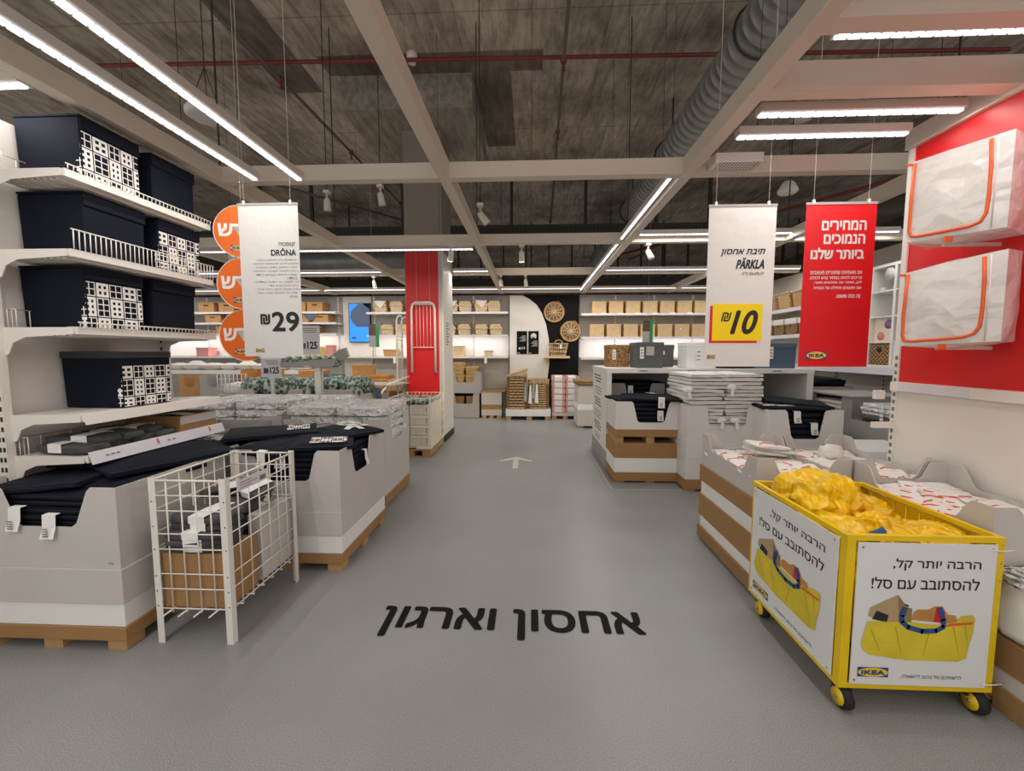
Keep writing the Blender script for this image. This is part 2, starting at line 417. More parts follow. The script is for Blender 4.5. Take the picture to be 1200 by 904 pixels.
# ceiling grid of white box beams
BZ = 2.85
def beam(x0, x1, y0, y1, z0=BZ, h=.12): return struct(MB().box(x0, x1, y0, y1, z0, z0 + h).build('ceiling_beam', BEAM_M, bevel=.003))
for X, y0, y1 in ((-2.50, -2.6, 9.8), (-.68, -2.6, 9.8), (1.19, -2.6, 9.8), (3.12, 3.0, 9.8), (-4.6, 3, 9.8), (-6.8, 4, 9.8)): beam(X - .045, X + .045, y0, y1)
for Y, x0, x1, z in ((3.34, -2.48, 3.1, BZ + .001), (5.33, -8, 4.7, BZ + .001), (7.68, -8, 4.7, 2.9), (9.7, -9, 4.7, 2.86)): beam(x0, x1, Y, Y + .09, z)
for Y in (1.86, 2.33): beam(1.2, 2.6, Y, Y + .1, BZ + .001, .14)
beam(2.47, 2.57, .3, 3.0, 2.83)
# header above the far shelves
def rod(x, y, r=.02, z0=2.97): return struct(MB().box(x - r, x + r, y - r, y + r, z0, CE).build('beam_hanger', DARKMET))
for x, y in ((-2.5, 5.37), (-.68, 5.37), (1.19, 5.37), (3.12, 5.37), (-2.5, 3.38), (-.68, 9.74), (1.19, 9.74), (3.12, 3.38)): rod(x, y, .005)
for x in (-6.2, -5.0, -2.9, -.44, 1.2, 2.75, 3.9): rod(x, 9.61, .032, 4.13)

# right display partition: red above, white below
RW = MB(); RW.box(2.5, 2.6, .3, 2.95, 0, 1.24)
rw = struct(RW.build('wall_right', WHITE_P))
MB().box(2.5, 2.6, .3, 2.95, 1.3, 2.83).build('red_panel', RED, rw)
MB().box(2.46, 2.6, .3, 2.97, 1.24, 1.30).build('ledge', WHITE_M, rw)
MB().box(2.455, 2.46, 2.45, 2.9, 1.243, 1.293).build('price_strip', LABELP, rw)
mb = MB(); mb.box(2.49, 2.6, 2.95, 2.99, 0, 2.83); mb.build('upright', WHITE_M, rw)
mb = MB()
for i in range(24): mb.box(2.486, 2.491, 2.96, 2.975, .3 + i * .05, .325 + i * .05)
mb.build('slots', INK_G, rw)
mb = MB(); mb.box(2.36, 2.49, 2.955, 2.985, .98, 1.02); mb.box(2.36, 2.42, 2.955, 2.985, 1.18, 1.24); mb.build('bracket', WHITE_M, rw)
# right side wall behind the cube shelf
sw = struct(MB().box(4.75, 4.85, 3.0, 10, 0, 2.9).build('wall_side', GREY_P))
mb = MB()
for y in (4.0, 4.9, 5.8, 6.7, 7.6): mb.box(4.73, 4.75, y, y + .03, .1, 1.28)
mb.build('upright', GREY_P, sw)
mb = MB()
for y in (4.0, 4.9, 5.8, 6.7):
    for i in range(14): mb.box(4.725, 4.731, y + .008, y + .022, .5 + i * .055, .525 + i * .055)
mb.build('slots', SLOT, sw)
# far wall
struct(MB().box(-10, 4.85, 10.15, 10.25, 0, 2.86).build('wall_back', GREY_P))

# floor marks
mb = MB()
rot = Matrix.Rotation(R(-1.6), 3, 'Z')
put_text(mb, heb('אחסון וארגון'), (0, 0, 0), XP, YP, (-.835, .615, 2.075, 2.325), .03, 0, 0, .0025)
tag(mb.build('floor_lettering', FLOORINK), 'black vinyl lettering stuck across the open grey floor in the foreground', 'lettering')
mb = MB(); mb.poly([(-.235, 5.3, .002), (-.165, 5.3, .002), (-.165, 5.75, .002), (0.02, 5.62, .002), (.02, 5.7, .002), (-.2, 5.9, .002), (-.42, 5.7, .002), (-.42, 5.62, .002), (-.235, 5.75, .002)], (0, 0, .0015))
tag(mb.build('floor_arrow', ARROW), 'pale arrow stuck on the floor pointing down the aisle', 'arrow')
mb = MB(); mb.box(.87, .9, 4.53, 6.9, .001, .003); mb.box(.87, 1.75, 4.5, 4.53, .001, .003)
tag(mb.build('floor_tape', TAPE), 'pale tape line on the floor around the folded black box pallet', 'tape')

# ---------------------------------------------------------------- ceiling fixtures
def led(x0, y0, x1, y1, z, label, watts=LED_W, color=WARM, w=.075, lit=True):
    """a slim LED rail; its strip shines down"""
    alongx = abs(x1 - x0) > abs(y1 - y0)
    cx, cy = (x0 + x1) / 2, (y0 + y1) / 2
    t = thing('led_rail', label, 'light', (cx, cy, z))
    L = abs(x1 - x0) if alongx else abs(y1 - y0)
    h = w / 2
    if alongx:
        MB().box(x0, x1, cy - h, cy + h, z + .012, z + .06).build('housing', FIX_W, t, bevel=.003)
        d = MB()
        for i in range(max(2, int(L / .06))):
            a = x0 + L * (i + .1) / int(L / .06); d.box(a, a + L / int(L / .06) * .8, cy - h * .45, cy + h * .45, z, z + .012)
        d.build('led_strip', LED, t)
    else:
        MB().box(cx - h, cx + h, y0, y1, z + .012, z + .06).build('housing', FIX_W, t, bevel=.003)
        d = MB()
        for i in range(max(2, int(L / .06))):
            a = y0 + L * (i + .1) / int(L / .06); d.box(cx - h * .45, cx + h * .45, a, a + L / int(L / .06) * .8, z, z + .012)
        d.build('led_strip', LED, t)
    for q in (.12, .88):
        px, py = (x0 + (x1 - x0) * q, cy) if alongx else (cx, y0 + (y1 - y0) * q)
        MB().tube([(px, py, z + .06), (px, py, CE)], .0022, 5).build('suspension_wire', DARKMET, t)
    area((cx, cy, z - .006), (L if alongx else .012), (.012 if alongx else L), watts * L, color)
    return t
led(-1.75, -2.4, -1.75, 3.2, 2.79, 'long white LED rail over the left aisle side, inner of two running into depth', 4.2)
led(-2.08, -2.4, -2.08, 3.18, 2.79, 'long white LED rail nearest the left shelving, outer of two running into depth', 3.4)
led(-3.6, 2.15, -2.6, 2.15, 2.86, 'short LED rail behind the white beam at far upper left')
for i, (y, x0, x1, lab) in enumerate(((1.58, 1.3, 2.44, 'nearest LED rail across the top right corner'), (1.97, 1.3, 2.44, 'second LED rail across the upper right, between two white beams'),
        (2.58, 1.3, 2.42, 'third LED rail across the upper right, upper of a close pair'), (2.83, 1.3, 2.34, 'fourth LED rail across the upper right, lower of a close pair'))):
    led(x0, y, x1, y, 2.85, lab, 3.6)
led(1.09, -2.4, 1.09, 1.75, 2.86, 'LED rail along the left side of the long right beam, near end', w=.05)
led(1.09, 3.46, 1.09, 5.25, 2.86, 'LED rail on the long right beam behind the first crossbeam', w=.05)
led(1.09, 5.45, 1.09, 9.4, 2.86, 'LED rail along the left side of the long right beam, far end', w=.05)
led(-4.4, 5.5, -.75, 5.5, 2.82, 'LED rail across the front of the red column top', w=.06)
led(1.3, 5.22, 4.3, 5.22, 2.9, 'LED rail above the white counter behind the white hanging sign', w=.06)
led(-1.38, 7.5, -.75, 7.5, 2.92, 'short LED rail right of the red column', w=.05)
led(-6.6, 7.5, -2.6, 7.5, 2.92, 'LED rail left of the red column, farther row', w=.05)
led(1.3, 7.5, 4.6, 7.5, 2.92, 'LED rail over the far right aisle', w=.05)
led(-9, 9.2, -2.6, 9.2, 2.86, 'long LED rail along the far wall, left of the aisle', w=.05)
led(-2.4, 9.2, 1.1, 9.2, 2.86, 'LED rail above the black and white display wall', w=.05)
led(1.3, 9.2, 4.6, 9.2, 2.86, 'LED rail above the far slatted boxes', w=.05)
led(-8.5, 5.6, -5.0, 5.6, 2.82, 'LED rail at the far left above the white basket shelf', w=.06)

for y in (12.2, 15.5, 18.5): led(-9, y, 8, y, 3.25, 'long added LED rail behind the far wall that brightens the ceiling, %s row' % {12.2: 'first', 15.5: 'second', 18.5: 'third'}[y], 7.0, w=.06)  # rails added out of sight to lift the dark ceiling beyond the wall

# spiral duct
t = thing('air_duct', 'large grey spiral air duct running under the concrete ceiling', 'duct', (2.22, 8, 4.35))
prof = []
mb = MB(); n = 28; segs = 84; y0, y1 = 2.6, 14.4
prof = []
for i in range(segs):
    a = y0 + (y1 - y0) * i / segs; d = (y1 - y0) / segs
    prof += [(.245, a), (.245, a + d * .86), (.252, a + d * .88), (.252, a + d * .98)]
mb.lathe(prof, (2.22, 0, 4.6), n, 0, 'Y'); mb.build('spiral_pipe', SILVER, t)
for y in (4.4, 7.0, 9.6, 12.2):
    mb = MB(); mb.tube([(2.22 + .27 * math.cos(a), y, 4.6 + .27 * math.sin(a)) for a in [i * math.pi / 10 for i in range(20)]], .012, 5, closed=True); mb.box(2.21, 2.23, y - .01, y + .01, 4.86, CE); mb.build('hanger_ring', DARKMET, t)
t = thing('air_duct', 'grey flat duct crossing behind the far beams at left', 'duct', (-5, 12, 3.9))
mb = MB(); mb.lathe([(.3, -8), (.3, -2.2)], (0, 11.6, 4.0), 20, 0, 'X'); mb.build('round_pipe', SILVER, t)
for x in (-7.4, -5, -2.8): MB().box(x - .02, x + .02, 11.58, 11.62, 4.28, CE).build('hanger', DARKMET, t)

# pipes
mb = MB(); mb.tube([(-6, 5.62, 5.3), (6, 5.85, 5.3)], .025, 8); tag(mb.build('sprinkler_pipe', PIPE_R), 'thin red pipe running left to right across the concrete ceiling', 'pipe')
def branch(x0, y0, x1, y1, z, label, heads):
    t = thing('sprinkler_pipe', label, 'pipe', ((x0 + x1) / 2, (y0 + y1) / 2, z))
    MB().tube([(x0, y0, z), (x1, y1, z)], .022, 8).build('pipe', PIPE_G, t)
    for q in heads:
        px, py = x0 + (x1 - x0) * q, y0 + (y1 - y0) * q
        mb = MB(); mb.lathe([(.035, -.03), (.045, 0), (.035, .03)], (px, py, z), 10, 0, 'Y'); mb.tube([(px, py, z), (px, py, z - .1)], .012, 6); mb.lathe([(.03, -.12), (.03, -.115)], (px, py, z), 10)
        mb.build('sprinkler_head', PIPE_R, t)
branch(.35, 3.0, .55, 12.5, 5.2, 'grey sprinkler pipe running into depth right of the middle beam', (.28, .46, .97))
branch(-3.5, 3.0, -3.2, 12.5, 5.2, 'dark sprinkler pipe running into depth on the left of the ceiling', (.30, .52, .8))
branch(5.6, 5, 3.4, 15, 4.7, 'slanting dark pipe on the far right of the ceiling', (.5,))
mb = MB(); mb.tube([(6.4, 6.5, 4.3), (2.2, 13, 4.3)], .03, 8); tag(mb.build('water_pipe', PIPE_R), 'red pipe slanting behind the red hanging sign', 'pipe')
mb = MB(); mb.tube([(-7, 6.5, 4.95), (-2.2, 11.5, 4.7)], .03, 8); tag(mb.build('water_pipe', PIPE_G), 'grey pipe slanting left of the column under the ceiling', 'pipe')
mb = MB(); mb.tube([(-4.2, 3.2, 4.4), (-.7, 3.36, 4.4)], .01, 6); tag(mb.build('conduit', BEAM_M), 'thin pale conduit crossing the upper left ceiling', 'conduit')
# cable tray
t = thing('cable_tray', 'dark slotted cable tray crossing the hall above the second crossbeam', 'cable tray', (0, 9.6, 4.15))
mb = MB(); mb.box(-9, 4.6, 9.45, 9.47, 4.1, 4.3); mb.box(-9, 4.6, 9.75, 9.77, 4.1, 4.3)
for i in range(68): mb.box(-9 + i * .2, -9 + i * .2 + .06, 9.47, 9.75, 4.1, 4.115)
mb.build('tray_rails', DARKMET, t)
mb = MB()
for i in range(160): mb.box(-8.9 + i * .084, -8.9 + i * .084 + .045, 9.445, 9.45, 4.15, 4.24)
mb.build('slots', SLOT, t)
MB().tube([(-9, 9.6, 4.14), (4.6, 9.62, 4.14)], .04, 6).build('cable_bundle', RUBBER, t)
t = thing('cable_tray', 'dark cable tray deep behind the far wall', 'cable tray', (0, 13, 3.6))
mb = MB(); mb.box(-11, 9, 13, 13.04, 3.5, 3.75); mb.box(-11, 9, 13.4, 13.44, 3.5, 3.75)
for i in range(60): mb.box(-10.9 + i * .33, -10.9 + i * .33 + .05, 13.04, 13.4, 3.5, 3.52)
mb.build('tray_rails', DARKMET, t)
for x in (-8, -4, 0, 4, 8): MB().box(x - .02, x + .02, 13.2, 13.24, 3.5, CE).build('hanger', DARKMET, t)
mb = MB()
for i in range(24):
    x = -9 + i * .8; mb.box(x, x + .05, 15, 15.1, 2.9, CE); 
struct(mb.build('trim_1', DARKMET))
# spots, detectors, speakers
def spotlight(x, y, z, dx, dy, label, lit=False, on_rod=False):
    t = thing('spotlight', label, 'spotlight', (x, y, z), 0)
    d = Vector((dx, dy, -1)).normalized()
    mb = MB(); mb.box(x - .03, x + .03, y - .03, y + .03, z - .03, z + .0); mb.tube([(x, y, z - .03), (x, y, z - .08)], .01, 6); mb.build('mount', FIX_W, t)
    if z > 2.9: MB().tube([(x, y, z), (x, y, CE)], .005, 5).build('stem', DARKMET, t)
    p = Vector((x, y, z - .1)); mb = MB(); mb.tube([p - d * .02, p, p + d * .09, p + d * .11], [.022, .032, .036, .038], 14); mb.build('lamp_head', FIX_W, t)
    q = p + d * .111
    mb = MB(); mb.tube([q, q + d * .004], .031, 14); mb.build('lens', LAMP_ON if lit else GREY_P, t)
    return q + d * .02
spotlight(-2.22, 4.6, 3.25, -.1, .2, 'white spotlight under the first crossbeam, left of the white price sign top')
spotlight(-1.63, 4.6, 3.3, .1, .2, 'white spotlight under the first crossbeam, in front of the column')
spotlight(-.5, 4.2, 2.95, .8, .3, 'white spotlight angled sideways beside the middle beam')
q = spotlight(-1.0, 5.3, 2.85, -.2, .4, 'added white spotlight on the second crossbeam to brighten the red column', True); spot(q, (-1.75, 6.8, 1.3), 70, 60)  # extra lamp added to brighten the red column and the crate
q = spotlight(-.12, 5.38, 2.85, 0, .3, 'lit spotlight on the second crossbeam above the aisle', True); spot(q, (.5, 9.9, 1.2), 90, 75)
q = spotlight(-3.9, 5.38, 2.85, 0, .4, 'lit spotlight on the second crossbeam far left', True); spot(q, (-3.5, 9, .8), 70, 80)
q = spotlight(-.55, 7.7, 2.9, .1, .1, 'small white spotlight on the third crossbeam, left one')
q = spotlight(-.1, 7.7, 2.9, .1, .1, 'small white spotlight on the third crossbeam, right one')
q = spotlight(-2.9, 7.72, 2.9, .1, .3, 'white spotlight left of the red column top', True); spot(q, (-2.6, 9.6, 1.0), 60, 70)
q = spotlight(1.45, 5.38, 2.85, .4, -.3, 'white spotlight beside the long right beam on the second crossbeam'); 
t = thing('smoke_detector', 'round white detector on the concrete ceiling beside the middle beam', 'detector', (-1.6, 5.7, CE))
mb = MB(); mb.lathe([(.07, CE - .0), (.07, CE - .05), (.05, CE - .07), (.05, CE - .13), (.02, CE - .15)], (-1.6, 5.85, 0), 18); mb.build('detector_body', WHITE_M, t)
def disc(x, y, z, label, r=.15):
    t = thing('ceiling_speaker', label, 'speaker', (x, y, z))
    mb = MB(); mb.lathe([(r * .8, z), (r, z + .02), (r, z + .05), (r * .6, z + .14), (.05, z + .16)], (x, y, 0), 24); mb.build('speaker_body', WHITE_M, t)
    mb = MB()
    for a in range(3): mb.tube([(x + .6 * r * math.cos(a * 2.1), y + .6 * r * math.sin(a * 2.1), z + .14), (x, y, z + .4)], .003, 4)
    mb.tube([(x, y, z + .4), (x, y, CE)], .004, 4); mb.build('suspension_wire', DARKMET, t)
disc(-2.68, 3.5, 3.42, 'white disc speaker hanging behind the left LED rails')
disc(4.02, 6.7, 4.95, 'white disc speaker hanging near the upper right beams')
disc(3.4, 5.9, 3.6, 'white disc speaker hanging above the red sign', .12)
disc(-1.66, 1.52, 3.1, 'white disc speaker at the top edge of the picture, left', .1)
for i, (x, y, lab) in enumerate(((-1.95, 1.75, 'left'), (-1.78, 1.72, 'right'))):
    pass
t = thing('wireless_box', 'white perforated box under the crossing of the right beams', 'access point', (1.5, 3.5, 2.86))
MB().box(1.32, 1.66, 3.18, 3.33, 2.86, 2.93).build('housing', WHITE_M, t, bevel=.01)
mb = MB()
for i in range(12):
    for j in range(5): mb.lathe([(.006, 2.8585), (.006, 2.861)], (1.36 + i * .024, 3.2 + j * .026, 0), 6)
mb.build('perforations', SLOT, t)

# ---------------------------------------------------------------- left shelving with fabric boxes
SX0, SX1, SY0, SY1 = -2.84, -2.40, 2.12, 3.10
t = thing('shelving_unit', 'tall white slotted shelving unit along the left side with five shelves', 'shelving', (-2.62, 2.6, 0))
for y in (SY0 - .04, SY1): 
    u = MB().box(SX0 - .02, SX0 + .04, y, y + .04, 0, 2.78).build('upright', WHITE_M, t)
    mb = MB()
    for i in range(44): mb.box(SX0 + .0, SX0 + .012, y - .002, y, .25 + i * .055, .275 + i * .055); mb.box(SX0 + .022, SX0 + .034, y - .002, y, .25 + i * .055, .275 + i * .055)
    mb.build('slots', SLOT, u)
MB().box(SX0 - .04, SX0 - .02, 1.0, SY1 + .02, 0, 2.75).build('back_panel', WHITE_P, t)
mb = MB(); mb.box(SX0 - .02, SX0 + .5, 1.0, SY1, .0, .1); 
for z, kind in ((2.44, 'low'), (2.035, 'tall'), (1.63, 'low'), (1.16, 'lip'), (.935, 'strip')):
    sh = MB().box(SX0 + .04, SX1 - .005, SY0, SY1, z - .03, z).build('shelf', WHITE_M, t, bevel=.003)
    mb = MB(); mb.box(SX1 - .005, SX1 + .008, SY0, SY1, z - .035, z + .004)
    if kind == 'lip': mb.poly([(SX1 + .008, SY0, z + .004), (SX1 + .02, SY0, z - .05), (SX1 + .008, SY0, z - .05)], (0, SY1 - SY0, 0))
    mb.build('front_edge', WHITE_M, sh)
    for y in (SY0, SY1 - .006):
        mb = MB(); prof = [(SX0 + .03, z + .002), (SX1 - .01, z + .002), (SX1 - .01, z - .035), (SX0 + .16, z - .05), (SX0 + .09, z - .08), (SX0 + .06, z - .14), (SX0 + .03, z - .15)]
        mb.poly([(a, y - .008, c) for a, c in prof], (0, .006, 0))
        mb.build('bracket', WHITE_M, sh)
    if kind in ('low', 'tall'):
        hh = .028 if kind == 'low' else .105
        mb = MB(); k = 34
        for i in range(k + 1):
            y = SY0 + .01 + (SY1 - SY0 - .02) * i / k
            mb.tube([(SX1 - .06, y, z + .003), (SX1 + .014, y, z + .003), (SX1 + .016, y, z + hh)], .0028, 5)
        mb.tube([(SX1 + .016, SY0, z + hh), (SX1 + .016, SY1, z + hh)], .004, 6)
        mb.build('wire_guard', WHITE_M, sh)
        mb = MB()
        for i in range(10): mb.box(SX0 + .06 + i * .035, SX0 + .075 + i * .035, SY0 + .02, SY1 - .02, z - .045, z - .03)
        mb.build('underside_ribs', WHITE_M, sh)
    if kind in ('strip', 'low'):
        mb = MB()
        for i in range(12):
            mb.tube([(SX0 + .05, SY0 + .03 + i * .08, z), (SX0 + .05, SY0 + .03 + i * .08, z + .1)], .0028, 5)
        for i in range(2): mb.tube([(SX0 + .05 + i * .05, SY0 + .01, z + .001), (SX0 + .05 + i * .05, SY0 + .01, z + .1)], .0028, 5)
        mb.tube([(SX0 + .1, SY0 + .01, z + .1), (SX0 + .05, SY0 + .01, z + .1), (SX0 + .05, SY1 - .02, z + .1)], .0028, 5)
        mb.build('wire_back', WHITE_M, sh)
    if kind == 'strip':
        mb = MB(); mb.poly([(SX1 + .008, SY0, z + .022), (SX1 + .03, SY0, z - .045), (SX1 + .034, SY0, z - .043), (SX1 + .014, SY0, z + .024)], (0, SY1 - SY0, 0)); mb.build('price_strip', LABELP, sh)
        mb = MB()
        for y in (2.52, 2.95): mb.flat([(SX1 + .0275, y, z + .0), (SX1 + .0275, y + .018, z + .0), (SX1 + .033, y + .009, z - .02)]); mb.box(SX1 + .02, SX1 + .0225, y + .006, y + .012, z + .0, z + .016)
        mb.build('red_arrow', REDDOT, sh)
        mb = MB()
        for y in (2.2, 2.23, 2.26, 2.6, 2.64): mb.box(SX1 + .019, SX1 + .0275, y, y + .018, z - .012, z - .006)
        mb.build('price_print', INK_G, sh)
    if kind == 'low' and z > 2:
        pass

def window_print(mb, O, U, Vv, W, H, seed=0, cut=0):
    r = random.Random(seed); N = Vector(U).cross(Vector(Vv)).normalized() * .0012
    O = Vector(O); U = Vector(U); Vv = Vector(Vv)
    def q(u0, u1, v0, v1):
        u0, u1, v0, v1 = max(u0, 0), min(u1, W), max(v0, 0), min(v1, H)
        if u1 - u0 > 1e-4 and v1 - v0 > 1e-4: mb.flat([O + N + U * a + Vv * c for a, c in ((u0, v0), (u1, v0), (u1, v1), (u0, v1))])
    rows = [(-.04, .22, 2, 2), (.245, .665, 2, 3), (.69, 1.0, 2, 2)]
    for v0, v1, nx, ny in rows:
        u = -.02; k = seed
        while u < W:
            w = (.070, .074, .084, .066)[k % 4]; thick = (k + (1 if v0 > .2 and v0 < .5 else 0)) % 2 == 0
            a, c = v0 * H, v1 * H; cols = 2
            t = .0145 if thick else .0055
            for i in range(cols + 1): x = u + (w - t) * i / cols; q(x, x + t, a, c)
            for j in range(ny + 1):
                y = a + (c - a - t) * j / ny
                for i in range(cols): xa = u + (w - t) * i / cols; q(xa + t, xa + (w - t) / cols, y, y + t)
            u += w + .006; k += 1
def fabric_box(name, label, y0, z, printed, lid=False, seed=0, x1=-2.46, W=.345, D=.375, H=.33, grp='fabric boxes on the left shelving'):
    t = thing(name, label, 'storage box', (x1 - D / 2, y0 + W / 2, z + .004), 0, grp)
    x0 = x1 - D; z += .004; fl = .012
    mb = MB(); mb.box(x0, x1, y0, y0 + W, z, z + H, 0, None, fl * .5); mb.build('body', BLACK_F, t, bevel=.006)
    if lid: 
        mb = MB(); mb.box(x0 - .005, x1 + .006, y0 - .005, y0 + W + .005, z + H - .02, z + H + .02); mb.build('lid', GREY_L, t, bevel=.006)
    else:
        mb = MB(); mb.box(x0, x1 + .008, y0 - .004, y0 + W + .004, z + H + .001, z + H + .012); mb.box(x1 + .003, x1 + .009, y0 + .0, y0 + W, z + H - .062, z + H + .003); mb.build('lid_flap', BLACK_F, t, bevel=.003)
    if printed:
        mb = MB(); o = Vector((x1 + .004, y0 + .008, z + .004))
        window_print(mb, (x1 - .001, y0 + .008, z + .006), YP, ZP, W - .016, H * .77, seed)
        window_print(mb, (x1 - .035, y0 - .001 + .006, z + .006), XP, ZP, .03, H * .77, seed + 1)
        mb.build('window_print', PRINT_W, t)
        for c in (t.children[-1],):
            me = c.data
            for vv in me.vertices:
                pass
    return t
fabric_box('patterned_box', 'black fabric box with white window print on the top left shelf', 2.27, 2.44, True, seed=1, H=.335)
fabric_box('plain_box', 'plain black fabric box on the top left shelf beside the printed one', 2.70, 2.44, False)
fabric_box('plain_box', 'plain black fabric box on the second left shelf behind the wire guard', 2.255, 2.035, False, W=.37)
fabric_box('patterned_box', 'window-printed black fabric box on the second left shelf at its far end', 2.72, 2.035, True, seed=2)
fabric_box('patterned_box', 'window-printed black fabric box on the third left shelf', 2.235, 1.63, True, seed=3)
fabric_box('plain_box', 'plain black fabric box on the third left shelf at its far end', 2.65, 1.63, False)
fabric_box('patterned_box', 'grey-lidded window-printed box alone on the fourth left shelf', 2.405, 1.16, True, True, seed=2, H=.32)

# flat dark bags with paper bands on the lowest shelf, and a cardboard tray
def flat_bag(loc, rz, label, grp, mat=GREY_F, L=.30, Wd=.16, tagside=1, h=.028, tilt=0):
    t = thing('folded_bag', label, 'folded bag', loc, 0, grp)
    t.rotation_euler = (tilt, 0, rz)
    mb = MB(); mb.blob((0, 0, h / 2), (L / 2, Wd / 2, h / 2), .12, 2.2, .45, 3, seed=rnd.randint(0, 99)); mb.build('cloth', mat, t, w=False)
    mb = MB()
    a = tagside * L * .16
    prof = [(-Wd / 2 - .006, .008), (-Wd / 2 - .006, h + .006), (0, h + .010), (Wd / 2 + .006, h + .006), (Wd / 2 + .006, .008)]
    for (p, q) in zip(prof[:-1], prof[1:]): mb.flat([(a - .045, p[0], p[1]), (a + .045, p[0], p[1]), (a + .045, q[0], q[1]), (a - .045, q[0], q[1])])
    mb.build('paper_band', TAG, t, w=False); return t
ords = ['nearest', 'second', 'third', 'fourth', 'fifth', 'sixth', 'seventh', 'eighth']
for i in range(7):
    flat_bag((-2.57 - .02 * (i % 3), 2.21 + i * .074, .943 + (.032 if i % 2 else 0)), R(-6 + 8 * (i % 3)), 'folded grey bag on the lowest left shelf, %s from the near end' % ords[i], 'folded bags on the lowest left shelf', tagside=1 if i % 3 else -.3, L=.33, Wd=.15, h=.05)
t = thing('cardboard_tray', 'open cardboard tray at the far end of the lowest left shelf', 'tray', (-2.6, 2.9, .94))
mb = MB(); mb.box(-2.8, -2.41, 2.74, 3.07, .942, .95)
mb.box(-2.8, -2.41, 2.74, 2.746, .95, 1.06); mb.box(-2.8, -2.41, 3.064, 3.07, .95, 1.06); mb.box(-2.8, -2.794, 2.746, 3.064, .95, 1.06); mb.box(-2.416, -2.41, 2.746, 3.064, .95, 1.06); mb.build('tray', CARTON_B, t)
MB().box(-2.409, -2.407, 2.745, 3.065, 1.0, 1.055).build('printed_front', CARTON_W, t)
for i in range(2): flat_bag((-2.6 - .02 * i, 2.88 + .05 * i, .952 + .04 * i), R(80), 'folded dark bag inside the open cardboard tray, %s' % ('upper one' if i else 'lower one'), 'bags in the cardboard tray', L=.24, Wd=.2, h=.045)

# ---------------------------------------------------------------- cardboard display bins
def wall(mb, a, bq, z0, z1, notch=None, th=.006, inward=None, m=0):
    a = Vector((a[0], a[1], 0)); bq = Vector((bq[0], bq[1], 0)); L = (bq - a).length; d = (bq - a).normalized()
    n = inward or Vector((-d.y, d.x, 0))
    P = lambda u, z: a + d * u + ZP * z
    pts = [P(0, z0), P(L, z0), P(L, z1)]
    if notch:
        c, wt, wb, zl = notch; r = .02
        pts += [P(c + wt / 2 + r, z1), P(c + wt / 2, z1 - r), P(c + wb / 2 + r * .4, zl + r), P(c + wb / 2 - r, zl), P(c - wb / 2 + r, zl), P(c - wb / 2 - r * .4, zl + r), P(c - wt / 2, z1 - r), P(c - wt / 2 - r, z1)]
    pts += [P(0, z1)]
    mb.poly(pts, n * th, m)
def display_bin(name, label, x0, x1, y0, y1, tiers, top, notches, floor_z, grp=None, cat='display bin', pallet=True, skirt=CARTON_B, tray=CARTON_W, base_z=0):
    """tiers: (z0,z1,material,outset) lower cartons; top: (z0,z1) the open tray; notches: side -> (centre, top width, bottom width, low z)"""
    t = thing(name, label, cat, ((x0 + x1) / 2, (y0 + y1) / 2, base_z), 0, grp)
    if pallet:
        mb = MB(); b = base_z
        for fx in (0, .5, 1):
            for fy in (0, .5, 1):
                cx = x0 + .06 + (x1 - x0 - .12) * fx; cy = y0 + .06 + (y1 - y0 - .12) * fy
                mb.box(cx - .05, cx + .05, cy - .05, cy + .05, b, b + .07)
        for fy in (0, .5, 1): cy = y0 + .06 + (y1 - y0 - .12) * fy; mb.box(x0 + .005, x1 - .005, cy - .045, cy + .045, b + .07, b + .09)
        mb.build('pallet', WOOD, t)
    for (z0, z1, m, o) in tiers:
        MB().box(x0 - o, x1 + o, y0 - o, y1 + o, z0, z1).build('carton', m, t, bevel=.003)
    mb = MB(); z0, z1 = top
    c = [(x0, y0), (x1, y0), (x1, y1), (x0, y1)]
    for k, s in enumerate('frbl'):
        a, e = c[k], c[(k + 1) % 4]; nt_ = notches.get(s)
        if s in 'rl':
            dy = .0062 if s == 'r' else -.0062; a = (a[0], a[1] + dy); e = (e[0], e[1] - dy)
            if nt_: nt_ = (nt_[0] - .0062,) + tuple(nt_[1:])
        wall(mb, a, e, z0, z1, nt_)
    mb.box(x0 + .006, x1 - .006, y0 + .006, y1 - .006, floor_z - .012, floor_z)
    mb.build('tray', tray, t); return t
FB = [0]
